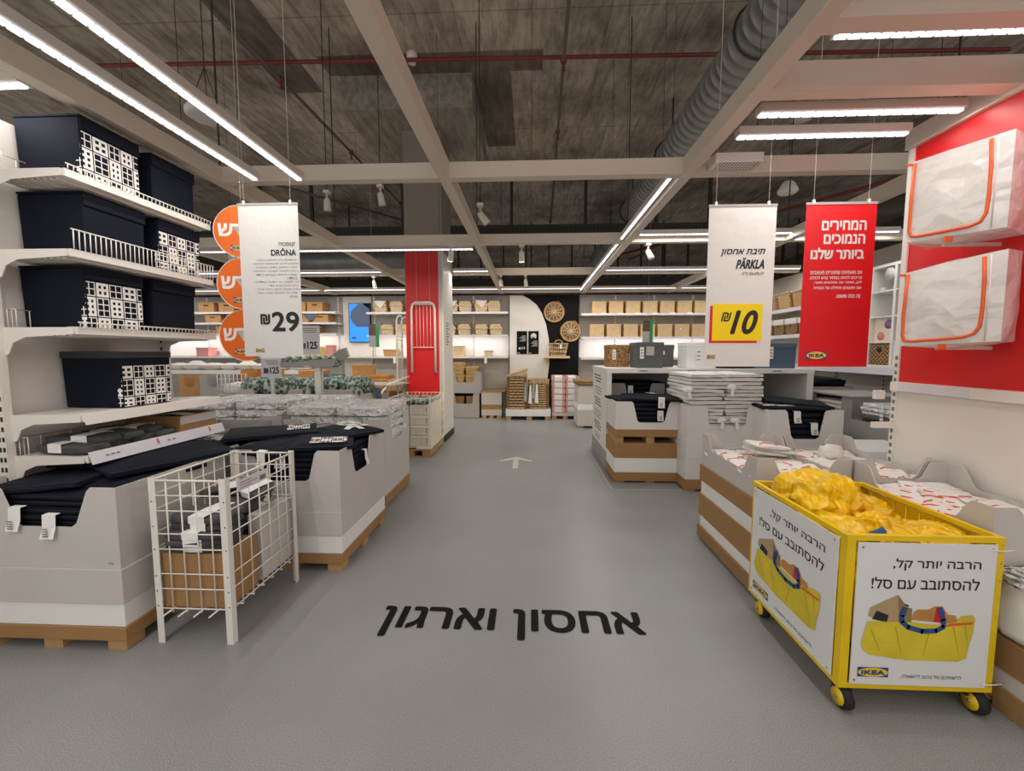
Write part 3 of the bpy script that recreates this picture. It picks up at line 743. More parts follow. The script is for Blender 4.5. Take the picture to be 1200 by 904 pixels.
def folded_box(loc, rz, label, grp, W=.34, D=.37, h=.03, pr=None, tags=(), tilt=(0, 0), mat=BLACK_F, name='folded_box', droop=0):
    t = thing(name, label, 'folded box', loc, 0, grp); t.rotation_euler = (tilt[0], tilt[1], rz)
    FB[0] += 1; r = random.Random(FB[0])
    mb = MB(); nx, ny = 6, 6; vs = []; 
    for zz in (0, 1):
        for i in range(nx + 1):
            for j in range(ny + 1):
                u, v = i / nx - .5, j / ny - .5
                wv = .006 * noise.noise((u * 3 + FB[0], v * 3, 0)) - droop * (max(abs(u), abs(v)) * 2) ** 3
                vs.append((u * W, v * D, wv + (h * (1 - .25 * (2 * max(abs(u), abs(v))) ** 6) if zz else 0)))
    k = (nx + 1) * (ny + 1); fs = []
    for i in range(nx):
        for j in range(ny):
            a = i * (ny + 1) + j; bq = a + ny + 1
            fs += [(a, a + 1, bq + 1, bq), (k + a, k + bq, k + bq + 1, k + a + 1)]
    edge = [i * (ny + 1) for i in range(nx)] + [nx * (ny + 1) + j for j in range(ny)] + [i * (ny + 1) + ny for i in range(nx, 0, -1)] + [j for j in range(ny, 0, -1)]
    for q in range(len(edge)): a, bq = edge[q], edge[(q + 1) % len(edge)]; fs.append((a, bq, bq + k, a + k))
    mb.add(vs, fs); mb.build('panel', mat, t, w=False)
    # the fold line of the stacked sides
    mb = MB(); mb.box(-W / 2 + .01, W / 2 - .01, -D / 2 - .002, -D / 2 + .004, h * .42, h * .5); mb.build('fold_seam', SLOT if mat is BLACK_F else GREY_P, t, w=False)
    if pr:
        mb = MB(); window_print(mb, (pr[0], pr[1], h + .004), XP, YP, pr[2], pr[3], FB[0]); mb.build('window_print', PRINT_W, t, w=False)
    for (tx, ty, a, kind) in tags:
        mb = MB(); ca, sa = math.cos(a), math.sin(a)
        if kind == 'top':
            pts = [(-.022, -.05), (.022, -.05), (.022, .05), (-.022, .05)]
            q = [(tx + ca * u - sa * v, ty + sa * u + ca * v) for u, v in pts]
            mb.poly([(q[0][0], q[0][1], h + .006), (q[1][0], q[1][1], h + .004), (q[2][0], q[2][1], h + .008), (q[3][0], q[3][1], h + .012)], (0, 0, .0015))
        else:   # hangs down over the front edge (local -y) or right edge
            L = .11
            if kind == 'front':
                for s, e in (((0, h + .006), (-.03, h + .004)), ((-.03, h + .004), (-.034, h - L * .55)), ((-.034, h - L * .55), (-.05, h - L))):
                    mb.flat([(tx - .034, ty + s[0], s[1]), (tx - .034, ty + e[0], e[1]), (tx + .034, ty + e[0], e[1]), (tx + .034, ty + s[0], s[1])])
            else:
                for s, e in (((0, h + .006), (.03, h + .004)), ((.03, h + .004), (.034, h - L * .55)), ((.034, h - L * .55), (.05, h - L))):
                    mb.flat([(tx + s[0], ty - .024, s[1]), (tx + e[0], ty - .024, e[1]), (tx + e[0], ty + .024, e[1]), (tx + s[0], ty + .024, s[1])])
        mb.build('paper_tag', TAG, t, w=False)
        if kind == 'front':
            mb = MB()
            for i in range(4): mb.box(tx - .016, tx + .012, ty - .0535, ty - .0505 + i * .0001, h - L + .012 + i * .012, h - L + .017 + i * .012)
            mb.build('tag_print', INK_G, t, w=False)
    return t

# bin 1, front left
display_bin('cardboard_bin', 'white cardboard bin of folded black boxes at the left edge of the foreground', -2.82, -2.02, 1.9, 2.62,
            [(.055, .125, CARTON_B, .004), (.126, .27, WHITEB, -.004), (.25, .43, CARTON_W, .008)], (.431, .84), {'f': (.43, .44, .30, .64), 'b': (.40, .44, .30, .64)}, .60, 'cardboard bins of folded black boxes')
mb = MB(); put_text(mb, 'TG', (0, 1.8995, 0), XP, ZP, (-2.085, -2.055, .452, .462), .04, lift=.0006); o = mb.build('stamp', INK_G, bpy.data.objects['cardboard_bin'])
G1 = 'folded black boxes in the left front bin'
FBL = 'folded black box, front left bin, '
for i in range(6):
    folded_box((-2.42 + rnd.uniform(-.02, .02), 2.10 + rnd.uniform(0, .02), .602 + i * .033), rnd.uniform(-.05, .05), FBL + ['bottom of the front stack', 'second from the bottom', 'third from the bottom', 'third from the top', 'second from the top', 'topmost of the front stack'][i], G1, W=.62, D=.36,
               tags=((.03 + .0, -.18, 0, 'front'),) if i == 2 else ((-.11, -.18, .2, 'front'),) if i == 3 else ())
folded_box((-2.55, 2.14, .805), R(8), FBL + 'wide one over the notch', G1, W=.46, D=.42, tilt=(0, R(-3)))
folded_box((-2.30, 2.28, .80), R(-20), FBL + 'tilted one with a white slip', G1, W=.5, D=.5, tilt=(R(3), R(2)), tags=((-.08, .06, 1.1, 'top'),))
folded_box((-2.26, 2.44, .85), R(-28), FBL + 'large one sloping back towards the second bin', G1, W=.46, D=.62, tilt=(R(1), R(2)))
folded_box((-2.56, 2.42, .845), R(4), FBL + 'flat one under the lowest shelf', G1, W=.4, D=.4)
# bin between, hidden behind the basket
display_bin('cardboard_bin', 'white cardboard bin of folded black boxes behind the wire basket, under the shelving end', -2.86, -2.1, 2.72, 3.46,
            [(.055, .125, CARTON_B, .004), (.126, .43, CARTON_W, 0)], (.431, .84), {'r': (.37, .4, .3, .62), 'f': (.40, .44, .30, .64)}, .66, 'cardboard bins of folded black boxes')
for i in range(4):
    folded_box((-2.46, 3.06, .662 + i * .045), R(4 * i), 'folded black box behind the wire basket, ' + ['bottom', 'second', 'third', 'topmost'][i] + ' of its stack', 'folded black boxes behind the basket', W=.62, D=.6, h=.042, pr=(-.05, -.1, .3, .24) if i == 3 else None)
# bin 2
b2 = display_bin('cardboard_bin', 'white cardboard bin of folded black boxes beside the aisle', -2.04, -1.28, 2.7, 3.55,
            [(.055, .125, CARTON_B, .004), (.126, .25, WHITEB, -.003), (.251, .42, CARTON_W, .004)], (.421, .84), {'f': (.38, .42, .32, .63), 'r': (.36, .34, .22, .62), 'b': (.38, .42, .32, .63)}, .60, 'cardboard bins of folded black boxes')
G2 = 'folded black boxes in the aisle bin'
FBA = 'folded black box, aisle bin, '
for i in range(6):
    folded_box((-1.66, 3.125 + rnd.uniform(-.01, .01), .602 + i * .037), rnd.uniform(-.03, .03), FBA + ['bottom of the stack', 'second from the bottom', 'third from the bottom, with tags', 'fourth from the bottom', 'fifth from the bottom', 'sixth from the bottom'][i], G2, W=.70, D=.74, h=.036, tags=((-.05, -.37, 0, 'front'),) if i == 5 else ((.36, .0, 0, 'right'),) if i == 3 else ())
folded_box((-1.80, 2.95, .832), R(-14), FBA + 'left topmost one sagging over the front with a white tag', G2, W=.44, D=.56, tilt=(R(3), R(1)), tags=((.1, -.27, 0, 'front'),), droop=.012)
folded_box((-1.52, 2.98, .845), R(22), FBA + 'right topmost one with white window print', G2, W=.40, D=.48, pr=(-.08, -.2, .24, .18), tags=(), tilt=(R(1), R(2)), droop=.01)
folded_box((-1.50, 3.30, .862), R(-30), FBA + 'rear topmost one with a paper tag', G2, W=.42, D=.42, pr=(-.2, .0, .26, .18), tags=((.06, -.02, .6, 'top'), (.1, .05, 1.4, 'top')), tilt=(R(-1), R(3)), droop=.01)
folded_box((-2.02, 3.16, .868), R(-62), FBA + 'long one reaching left towards the shelving', G2, W=.40, D=.62, tilt=(0, R(1)), pr=(-.1, .1, .2, .16))

# wire basket
BX0, BX1, BY0, BY1 = -1.92, -1.52, 1.97, 2.58
t = thing('wire_basket', 'white wire basket on four legs in front of the left bins', 'basket', ((BX0 + BX1) / 2, (BY0 + BY1) / 2, 0))
for x in (BX0, BX1):
    for y in (BY0, BY1):
        sx = 1 if x == BX0 else -1; sy = 1 if y == BY0 else -1
        mb = MB(); mb.box(*sorted((x, x + sx * .034)), *sorted((y, y + sy * .004)), 0, .87); mb.box(*sorted((x, x + sx * .004)), *sorted((y + sy * .004, y + sy * .034)), 0, .87)
        l = mb.build('leg', WHITE_M, t)
        mb = MB()
        for z in (.2, .28, .36, .5, .62, .75): mb.lathe([(.004, 0), (.004, .0008)], (x + sx * .012, y - sy * .0005, z), 8, 0, 'Y')
        mb.build('holes', SLOT, l)
zs = [.185, .29, .37, .50, .58, .70, .78, .855]
def wire_side(p, q, nv, name, low=.165):
    mb = MB(); p = Vector(p); q = Vector(q)
    for z in zs: mb.tube([p + ZP * z, q + ZP * z], .0038, 6)
    for i in range(1, nv):
        a = p.lerp(q, i / nv); mb.tube([a + ZP * low, a + ZP * .855], .0034, 6)
    mb.tube([p + ZP * .857, q + ZP * .857], .006, 6)
    mb.build(name, WHITE_M, t)
wire_side((BX0 + .01, BY0 + .006, 0), (BX1 - .01, BY0 + .006, 0), 5, 'wire_front')
wire_side((BX0 + .01, BY1 - .006, 0), (BX1 - .01, BY1 - .006, 0), 5, 'wire_back')
wire_side((BX0 + .006, BY0 + .01, 0), (BX0 + .006, BY1 - .01, 0), 7, 'wire_side')
wire_side((BX1 - .006, BY0 + .01, 0), (BX1 - .006, BY1 - .01, 0), 7, 'wire_side')
mb = MB()
for i in range(1, 5): x = BX0 + (BX1 - BX0) * i / 5; mb.tube([(x, BY0 - .05, .178), (x, BY1, .178)], .0045, 6)
for i in range(1, 7): y = BY0 + (BY1 - BY0) * i / 7; mb.tube([(BX0, y, .17), (BX1, y, .17)], .0045, 6)
mb.build('wire_floor', WHITE_M, t)
mb = MB(); mb.box(BX1 + .001, BX1 + .004, 2.05, 2.30, .775, .835); mb.build('price_label', LABELP, t)
mb = MB()
for i in range(3): mb.box(BX1 + .004, BX1 + .0048, 2.07, 2.07 + .09 + .05 * (i % 2), .788 + i * .014, .792 + i * .014)
mb.box(BX1 + .004, BX1 + .0048, 2.23, 2.28, .785, .81); mb.build('label_print', INK_G, t)
t = thing('cardboard_box', 'plain brown cardboard box standing inside the wire basket', 'box', (-1.72, 2.1, .184))
MB().box(-1.895, -1.545, 1.99, 2.22, .184, .47).build('carton', CARTON_B, t, bevel=.003); MB().box(-1.585, -1.56, 1.9885, 1.99, .205, .215).build('stamp', INK_G, t)
t = thing('carton_divider', 'white carton standing in the aisle side of the wire basket', 'carton', (-1.57, 2.42, .184))
MB().box(-1.62, -1.545, 2.26, 2.56, .184, .57).build('carton', CARTON_W, t, bevel=.003)
GB = 'folded grey bags in the wire basket'
names = ['at the bottom of the front pile', 'second in the front pile', 'third in the front pile', 'fourth in the front pile', 'on top of the front pile', 'leaning on top by the left side']
for i in range(5):
    flat_bag((-1.73 + rnd.uniform(-.015, .015), 2.09 + rnd.uniform(-.02, .02), .472 + i * .036), R(rnd.uniform(-8, 8)), 'folded grey bag, wire basket, ' + names[i], GB, L=.3, Wd=.2, h=.04, tagside=(.4, -.1, .3, 1, .6)[i])
for i in range(5):
    flat_bag((-1.74, 2.41, .19 + i * .09), R(90 + rnd.uniform(-8, 8)), 'folded grey bag, rear of the wire basket, ' + ['bottom', 'second up', 'third up', 'fourth up', 'topmost'][i], GB, L=.28, Wd=.2, h=.088, tagside=.5)
flat_bag((-1.84, 2.36, .66), R(50), 'grey bag with big tag leaning left in the wire basket', GB, L=.2, Wd=.14, h=.04, tilt=R(-24))
flat_bag((-1.66, 2.40, .66), R(-30), 'grey bag with big tag leaning towards the aisle in the wire basket', GB, L=.24, Wd=.14, h=.04, tilt=R(14))

# ---------------------------------------------------------------- hanging signs
def hang_sign(name, label, x0, x1, y, z0, z1, mat, ztop=CE, wires=(.1, .88), curl=.012):
    t = thing(name, label, 'sign', ((x0 + x1) / 2, y, z0))
    mb = MB(); n = 14; vs = []
    for i in range(n + 1):
        z = z0 + (z1 - z0) * i / n; b = curl * math.sin(i / n * math.pi)
        vs += [(x0, y + .001, z), (x1, y + .001, z), (x1, y + .004, z), (x0, y + .004, z)]
    fs = []
    for i in range(n):
        a = i * 4; fs += [(a, a + 1, a + 5, a + 4), (a + 1, a + 2, a + 6, a + 5), (a + 2, a + 3, a + 7, a + 6), (a + 3, a, a + 4, a + 7)]
    fs += [(3, 2, 1, 0), (n * 4, n * 4 + 1, n * 4 + 2, n * 4 + 3)]
    mb.add(vs, fs); mb.build('sheet', mat, t)
    MB().box(x0 - .003, x1 + .003, y - .003, y + .008, z1 - .012, z1 + .004).build('top_rail', CARTON_G, t)
    for q in wires:
        x = x0 + (x1 - x0) * q
        MB().tube([(x, y + .003, z1), (x, y + .003, ztop)], .0016, 5).build('hanging_wire', WHITE_M, t)
        MB().box(x - .007, x + .007, y - .004, y + .009, z1 - .004, z1 + .022).build('clip', WHITE_M, t)
    return t
SY = 3.0
O = (0, SY, 0)
# 29
t = hang_sign('price_sign', 'white hanging paper sign with large black price 29, left of the aisle', -2.105, -1.665, SY, 1.47, 2.56, PAPER)
def T(s, r, mat=INK, bold=0, shear=0, name='lettering', y=SY): return text(s, (0, y, 0), XP, ZP, r, mat, t, name, bold, shear)
T(heb('קופסה'), (-1.815, -1.695, 2.255, 2.287), INK_G, .03)
T('DRÖNA', (-1.872, -1.69, 2.195, 2.245), INK, .03)
lines = ['33x38x33 ס"מ לאחסון בכוננית', 'מתאים לארון KALLAX לאחסון •', 'נוחה לאחסון בגדים, צעצועים', 'ניתנת לקיפול כשאינה בשימוש •', 'שמרו ניירות וכבלים בסדר', 'ביחידה', 'קל למשוך עם הידיות בצדדים •', 'ניתן להניח גם על מדף', 'מגוון צבעים בלבן, כחול ואפור •', 'שמרו על הקופסה נקייה ויבשה', 'במטלית']
for i, s in enumerate(lines):
    wd = (.29, .33, .30, .33, .31, .07, .32, .22, .32, .3, .06)[i]; z = 2.155 - i * .026
    T(heb(s), (-1.688 - wd, -1.688 + (.012 if '•' in s else 0), z, z + .0165), INK_G, 0)
T('29', (-1.885, -1.69, 1.655, 1.79), INK, .035, name='price')
T('₪', (-1.972, -1.905, 1.705, 1.775), INK, .04, name='currency_sign')
logo(O, XP, ZP, -2.02, -1.955, 1.50, 1.527, t)
# new discs
orange = []
for i, (x, z, ry) in enumerate(((-2.165, 2.40, 14), (-2.165, 2.015, 10), (-2.18, 1.627, 4))):
    t = thing('round_sign', 'orange round hanging sign, %s of the three beside the shelving' % ('topmost', 'middle', 'lowest')[i], 'sign', (x, 3.12, z - .19), 0, 'orange round signs')
    rr = .193; a = R(ry); U = V(math.cos(a), math.sin(a), 0); N = V(math.sin(a), -math.cos(a), 0); O2 = V(x, 3.12, z)
    mb = MB(); pts = [O2 + U * (rr * math.cos(k * math.pi / 24)) + ZP * (rr * math.sin(k * math.pi / 24)) for k in range(48)]
    mb.poly(pts, -N * .004, 0); mb.build('disc', ORANGE_S, t)
    mb = MB(); mb.tube([O2 + U * (rr * math.cos(k * math.pi / 24)) + ZP * (rr * math.sin(k * math.pi / 24)) for k in range(48)], .0032, 5, closed=True); mb.build('white_rim', PAPER, t)
    text(heb('חדש'), O2, U, ZP, (-.158, .105, -.035, .052), PRINT_W, t, bold=.05)
    logo(O2, U, ZP, -.082, .015, -.142, -.1, t)
    p0 = O2 + ZP * rr
    MB().tube([p0, V(p0.x, p0.y, CE if i == 0 else p0.z + .004)], .0016, 5).build('hanging_wire', WHITE_M, t)
# 10
t = hang_sign('price_sign', 'white hanging paper sign with yellow price field 10, right of the aisle', 1.215, 1.665, SY, 1.40, 2.50, PAPER)
T(heb('תיבת אחסון'), (1.305, 1.60, 2.158, 2.205), INK, .03, .3)
T('PÄRKLA', (1.41, 1.595, 2.075, 2.145), INK, .035, .3)
T(heb('55x49x19 ס"מ'), (1.45, 1.595, 2.03, 2.052), INK_G, .02, .3)
MB().box(1.245, 1.57, SY - .0012, SY + .001, 1.565, 1.82).build('red_shadow_field', RED_S, t)
MB().box(1.262, 1.60, SY - .0024, SY + .001, 1.58, 1.835).build('yellow_field', YEL_S, t)
text('10', (0, SY - .0024, 0), XP, ZP, (1.39, 1.565, 1.63, 1.785), INK, t, 'price', .04, .3)
text('₪', (0, SY - .0024, 0), XP, ZP, (1.32, 1.39, 1.715, 1.775), INK, t, 'currency_sign', .02, .3)
logo(O, XP, ZP, 1.235, 1.29, 1.455, 1.482, t)
# red
t = hang_sign('price_sign', 'red hanging sign with white writing beside the red partition', 1.86, 2.32, SY, 1.40, 2.505, RED_S)
for s, r in (('המחירים', (1.968, 2.255, 2.325, 2.385)), ('הנמוכים', (1.985, 2.252, 2.235, 2.295)), ('ביותר שלנו', (1.905, 2.25, 2.135, 2.205))): T(heb(s), r, PAPER, .05)
for i, (s, wd) in enumerate((('אנו מאמינים שמוצרים מעוצבים', .34), ('צריכים להיות במחיר נגיש לכולם.', .345), ('לכן, כאשר אנו מתכננים מוצר,', .315), ('אנו חושבים תחילה על המחיר.', .32))):
    T(heb(s), (2.248 - wd, 2.248, 2.032 - i * .034, 2.053 - i * .034), PAPER, .03)
T(heb('זה כזה פשוט.'), (2.085, 2.245, 1.872, 1.893), PAPER, .06)
logo(O, XP, ZP, 1.91, 2.045, 1.452, 1.505, t)

# ---------------------------------------------------------------- white storage bags on the red partition
def pillow_box(mb, c8, n=8, puff=.02, seed=0, nz=.012):
    """soft box from eight corners: (front 4 ccw) then (back 4)"""
    A = [Vector(p) for p in c8]
    ctr = sum(A, Vector()) / 8
    for q in ((0, 1, 2, 3), (1, 5, 6, 2), (5, 4, 7, 6), (4, 0, 3, 7), (3, 2, 6, 7), (4, 5, 1, 0)):
        a, b_, c, d = [A[i] for i in q]; N = (b_ - a).cross(d - a).normalized(); vs = []
        for i in range(n + 1):
            for j in range(n + 1):
                u, v = i / n, j / n
                p = a.lerp(b_, u).lerp(d.lerp(c, u), v); e = math.sin(math.pi * u) ** .6 * math.sin(math.pi * v) ** .6
                vs.append(p + N * (puff * e) + N * (nz * e * noise.noise(p * 9 + V(seed, 0, 0))))
        fs = [(i * (n + 1) + j, (i + 1) * (n + 1) + j, (i + 1) * (n + 1) + j + 1, i * (n + 1) + j + 1) for i in range(n) for j in range(n)]
        mb.add(vs, fs, 0, True)
def store_bag(label, fl, fr, rr, zl, zr):
    back = 2.5
    t = thing('storage_bag', label, 'storage bag', ((fl[0] + back) / 2, (fl[1] + fr[1]) / 2, min(zl[0], zr[0])), 0, 'white storage bags on the red partition')
    a = V(fl[0], fl[1], zl[0]); b_ = V(fr[0], fr[1], zr[0]); c = V(fr[0], fr[1], zr[1]); d = V(fl[0], fl[1], zl[1])
    D1 = V(rr[0] - fr[0], rr[1] - fr[1], 0); D2 = D1
    mb = MB(); pillow_box(mb, [a, b_, c, d, a + D1, b_ + D2, c + D2 + ZP * .02, d + D1], 12, .018, rnd.random() * 9); mb.build('bag_body', BAGSKIN, t)
    N = (b_ - a).cross(d - a).normalized()
    P = lambda u, v: a.lerp(b_, u).lerp(d.lerp(c, u), v) + N * (.006 + .012 * math.sin(math.pi * min(max(u, 0), 1)) ** .6 * math.sin(math.pi * min(max(v, 0), 1)) ** .6)
    pts = [P(.045, .97), P(.03, .55), P(.03, .14), P(.06, .07), P(.13, .055), P(.4, .06), P(.66, .07), P(.76, .10), P(.81, .18), P(.825, .4), P(.82, .7), P(.80, .97)]
    MB().tube(pts, .008, 6).build('orange_zip', ORANGE, t)
    mb = MB(); mb.tube([P(.86, .98), P(.872, .5), P(.86, .02)], .003, 5); mb.build('seam', WHITE_F, t)
    q = P(-.0, .97); mb = MB(); mb.box(q.x - .02, q.x + .035, q.y - .004, q.y + .004, q.z - .006, q.z + .006); mb.build('zip_pull', ORANGE, t)
    mb = MB(); q = P(.47, -.0) ; mb.box(q.x - .018, q.x + .018, q.y, q.y + .008, q.z - .03, q.z + .0); mb.build('hang_tab', ORANGE, t)
    mb = MB(); m = (a + b_) / 2; mb.box(m.x + .05, 2.5, m.y + .1, m.y + .115, m.z - .03, m.z - .012); mb.build('support_bracket', WHITE_M, t)
    return t
store_bag('white zipped storage bag, upper of the two on the red partition', (2.06, 2.45), (2.245, 2.13), (2.485, 2.275), (2.10, 2.525), (2.09, 2.535))
store_bag('white zipped storage bag, lower of the two on the red partition', (2.065, 2.45), (2.262, 2.13), (2.485, 2.275), (1.535, 1.935), (1.553, 1.99))

# ---------------------------------------------------------------- right front bins with flat storage bags
PB = 'low bins of folded white storage bags'
def packet(loc, rz, tilt, label, grp, L=.26, Wd=.14, h=.018, zip_=True):
    t = thing('folded_storage_bag', label, 'folded bag', loc, 0, grp); t.rotation_euler = (tilt[0], tilt[1], rz)
    mb = MB(); mb.blob((0, 0, h / 2), (L / 2, Wd / 2, h / 2), .15, 1.8, .4, 3, seed=rnd.randint(0, 99)); mb.build('folded_sheet', WHITE_F, t, w=False)
    if zip_:
        k = rnd.random(); s = rnd.choice((-1, 1)); mb = MB()
        pts = [(-L * .44, s * Wd * (.1 + .3 * k), h + .001), (-L * .1, s * Wd * (.2 - .4 * k), h + .003), (L * .2, s * Wd * (-.1), h + .003), (L * .43, s * Wd * .3 * (k - .5), h + .001)]
        mb.tube(pts[:2 + rnd.randint(0, 2)], .0042, 5); mb.build('orange_zip', ORANGE, t, w=False)
    if rnd.random() < .6:
        mb = MB(); a = rnd.uniform(-.3, .3) * L; mb.box(a - .03, a + .03, -Wd * .35, -Wd * .1, h + .0015, h + .003); mb.build('paper_label', TAG, t, w=False)
        mb = MB(); mb.box(a - .02, a + .0, -Wd * .3, -Wd * .24, h + .003, h + .0034); mb.box(a - .02, a + .02, -Wd * .2, -Wd * .16, h + .003, h + .0034); mb.build('label_print', INK, t, w=False)
    return t
def tabbed(name_label, x0, x1, y0, y1, tiers, t0, low, hi, tab=.11):
    L, W = y1 - y0, x1 - x0
    return display_bin('low_bin', name_label, x0, x1, y0, y1, tiers, (t0, hi),
        {'f': (W / 2, W - 2 * tab, W - 2 * tab - .08, low), 'b': (W / 2, W - 2 * tab, W - 2 * tab - .08, low), 'l': (L / 2, L - 2 * tab, L - 2 * tab - .1, low), 'r': (L / 2, L - 2 * tab, L - 2 * tab - .1, low)}, low - .07, PB)
tA = [(.02, .11, CARTON_T, .016), (.10, .215, WHITEB, 0), (.2, .375, CARTON_B, .012), (.36, .49, WHITEB, .0), (.48, .605, CARTON_B, .012)]
tabbed('low bin of storage bags on brown cartons beside the aisle', 1.375, 1.935, 2.56, 3.36, tA, .606, .745, .855)
tabbed('low white bin of folded storage bags, far right one against the white partition', 1.95, 2.455, 2.56, 3.36, tA, .606, .745, .855)
tabbed('low white bin of folded storage bags, nearest one behind the yellow cart', 1.93, 2.455, 1.78, 2.53, tA[:2] + [(.2, .33, CARTON_B, .01), (.33, .60, WHITEB, .004)], .606, .745, .855)
for (x0, x1, y0, y1, lab, grp) in ((1.39, 1.92, 2.58, 3.34, 'folded white storage bag with orange zip in the left low bin', 'storage bags in the left low bin'), (1.965, 2.44, 2.58, 3.34, 'folded white storage bag in the far right low bin', 'storage bags in the far right low bin'), (1.945, 2.44, 1.8, 2.51, 'folded white storage bag with orange zip in the nearest low bin', 'storage bags in the nearest low bin')):
    for i in range(4):
        for j in range(11):
            x = x0 + .08 + (x1 - x0 - .16) * (i + .5 * (j % 2) * .6) / 3.3; y = y0 + .055 + (y1 - y0 - .11) * j / 10
            packet((x, y, .695 + rnd.uniform(0, .02)), R(rnd.uniform(-22, 22)), (R(rnd.uniform(6, 22)), R(rnd.uniform(-9, 9))), lab, grp, L=rnd.uniform(.14, .2), Wd=rnd.uniform(.08, .12))
for k, (x, y, z, a) in enumerate(((1.74, 3.12, .76, 12), (1.76, 3.14, .785, -8), (1.73, 3.10, .81, 20))):
    packet((x, y, z), R(a), (R(4), R(8)), 'folded white storage bag piled in the left low bin, ' + ('lowest', 'middle', 'topmost')[k], 'raised storage bags', L=.3, Wd=.17, h=.022)
t = thing('white_pouch', 'crumpled white pouch standing up in the far right low bin', 'pouch', (2.2, 3.12, .72))
mb = MB(); mb.blob((2.2, 3.12, .765), (.07, .05, .055), .3, 2.5, .8, 3, seed=4); mb.build('pouch', WHITE_F, t)
# clear bags bulging from the nearest bin's white layer
t = thing('clear_bag_bundle', 'clear plastic covered white bundle at the right picture edge beside the cart', 'bundle', (2.07, 1.76, .33))
mb = MB(); mb.blob((2.1, 1.69, .45), (.155, .075, .125), .05, 2, .35, 4, seed=3); mb.build('white_bundle', WHITEB, t)
mb = MB(); mb.blob((2.1, 1.685, .59), (.15, .07, .03), .35, 3, .6, 4, seed=8); mb.build('plastic_wrap', PLASTIC, t)
MB().box(1.95, 2.25, 1.62, 1.765, .19, .325).build('carton', CARTON_T, t, bevel=.003)
MB().box(1.955, 2.25, 1.625, 1.765, .115, .19).build('carton', CARTON_W, t, bevel=.003)
MB().box(1.95, 2.25, 1.62, 1.765, .05, .115).build('carton', CARTON_B, t, bevel=.003)
mb = MB(); mb.box(1.97, 2.07, 1.63, 1.76, 0, .05); mb.build('pallet_block', WOOD, t)

# ---------------------------------------------------------------- yellow bag cart
CX0, CX1, CY0, CY1, CZ0, CZ1 = 1.285, 1.895, 1.70, 2.42, .105, .76
t = thing('bag_cart', 'yellow wheeled cart with white posters, full of yellow shopping bags', 'cart', ((CX0 + CX1) / 2, (CY0 + CY1) / 2, 0))
for x in (CX0, CX1):
    for y in (CY0, CY1):
        sx = 1 if x == CX0 else -1; sy = 1 if y == CY0 else -1
        mb = MB(); mb.box(*sorted((x, x + sx * .036)), *sorted((y, y + sy * .004)), CZ0, CZ1); mb.box(*sorted((x, x + sx * .004)), *sorted((y + sy * .004, y + sy * .036)), CZ0, CZ1); mb.build('corner_post', YELLOW, t)
for z in (CZ0, CZ1 - .02):
    mb = MB()
    mb.box(CX0, CX1, CY0 - .002, CY0 + .018, z, z + .022); mb.box(CX0, CX1, CY1 - .018, CY1 + .002, z, z + .022)
    mb.box(CX0 - .002, CX0 + .018, CY0, CY1, z + .001, z + .021); mb.box(CX1 - .018, CX1 + .002, CY0, CY1, z + .001, z + .021)
    if z < .3: mb.box(CX0, CX1, CY0, CY1, CZ0 + .0, CZ0 + .012)
    mb.build('frame', YELLOW, t)
def mesh_side(p, q, name):
    mb = MB(); p = Vector(p); q = Vector(q)
    for i in range(9): mb.tube([p + ZP * (.13 + i * .075), q + ZP * (.13 + i * .075)], .003, 5)
    for i in range(1, 10): a = p.lerp(q, i / 10); mb.tube([a + ZP * .12, a + ZP * .75], .003, 5)
    mb.build(name, YELLOW, t)
mesh_side((CX0, CY1 - .008, 0), (CX1, CY1 - .008, 0), 'wire_back'); mesh_side((CX1 - .008, CY0, 0), (CX1 - .008, CY1, 0), 'wire_side')
MB().box(CX0 + .02, CX1 - .02, CY1 - .004, CY1, CZ0 + .02, CZ1 - .03).build('back_board', CARTON_B, t)
MB().box(CX1 - .004, CX1 + .0, CY0 + .03, CY1 - .03, CZ0 + .02, CZ1 - .03).build('side_board', YELLOW, t)
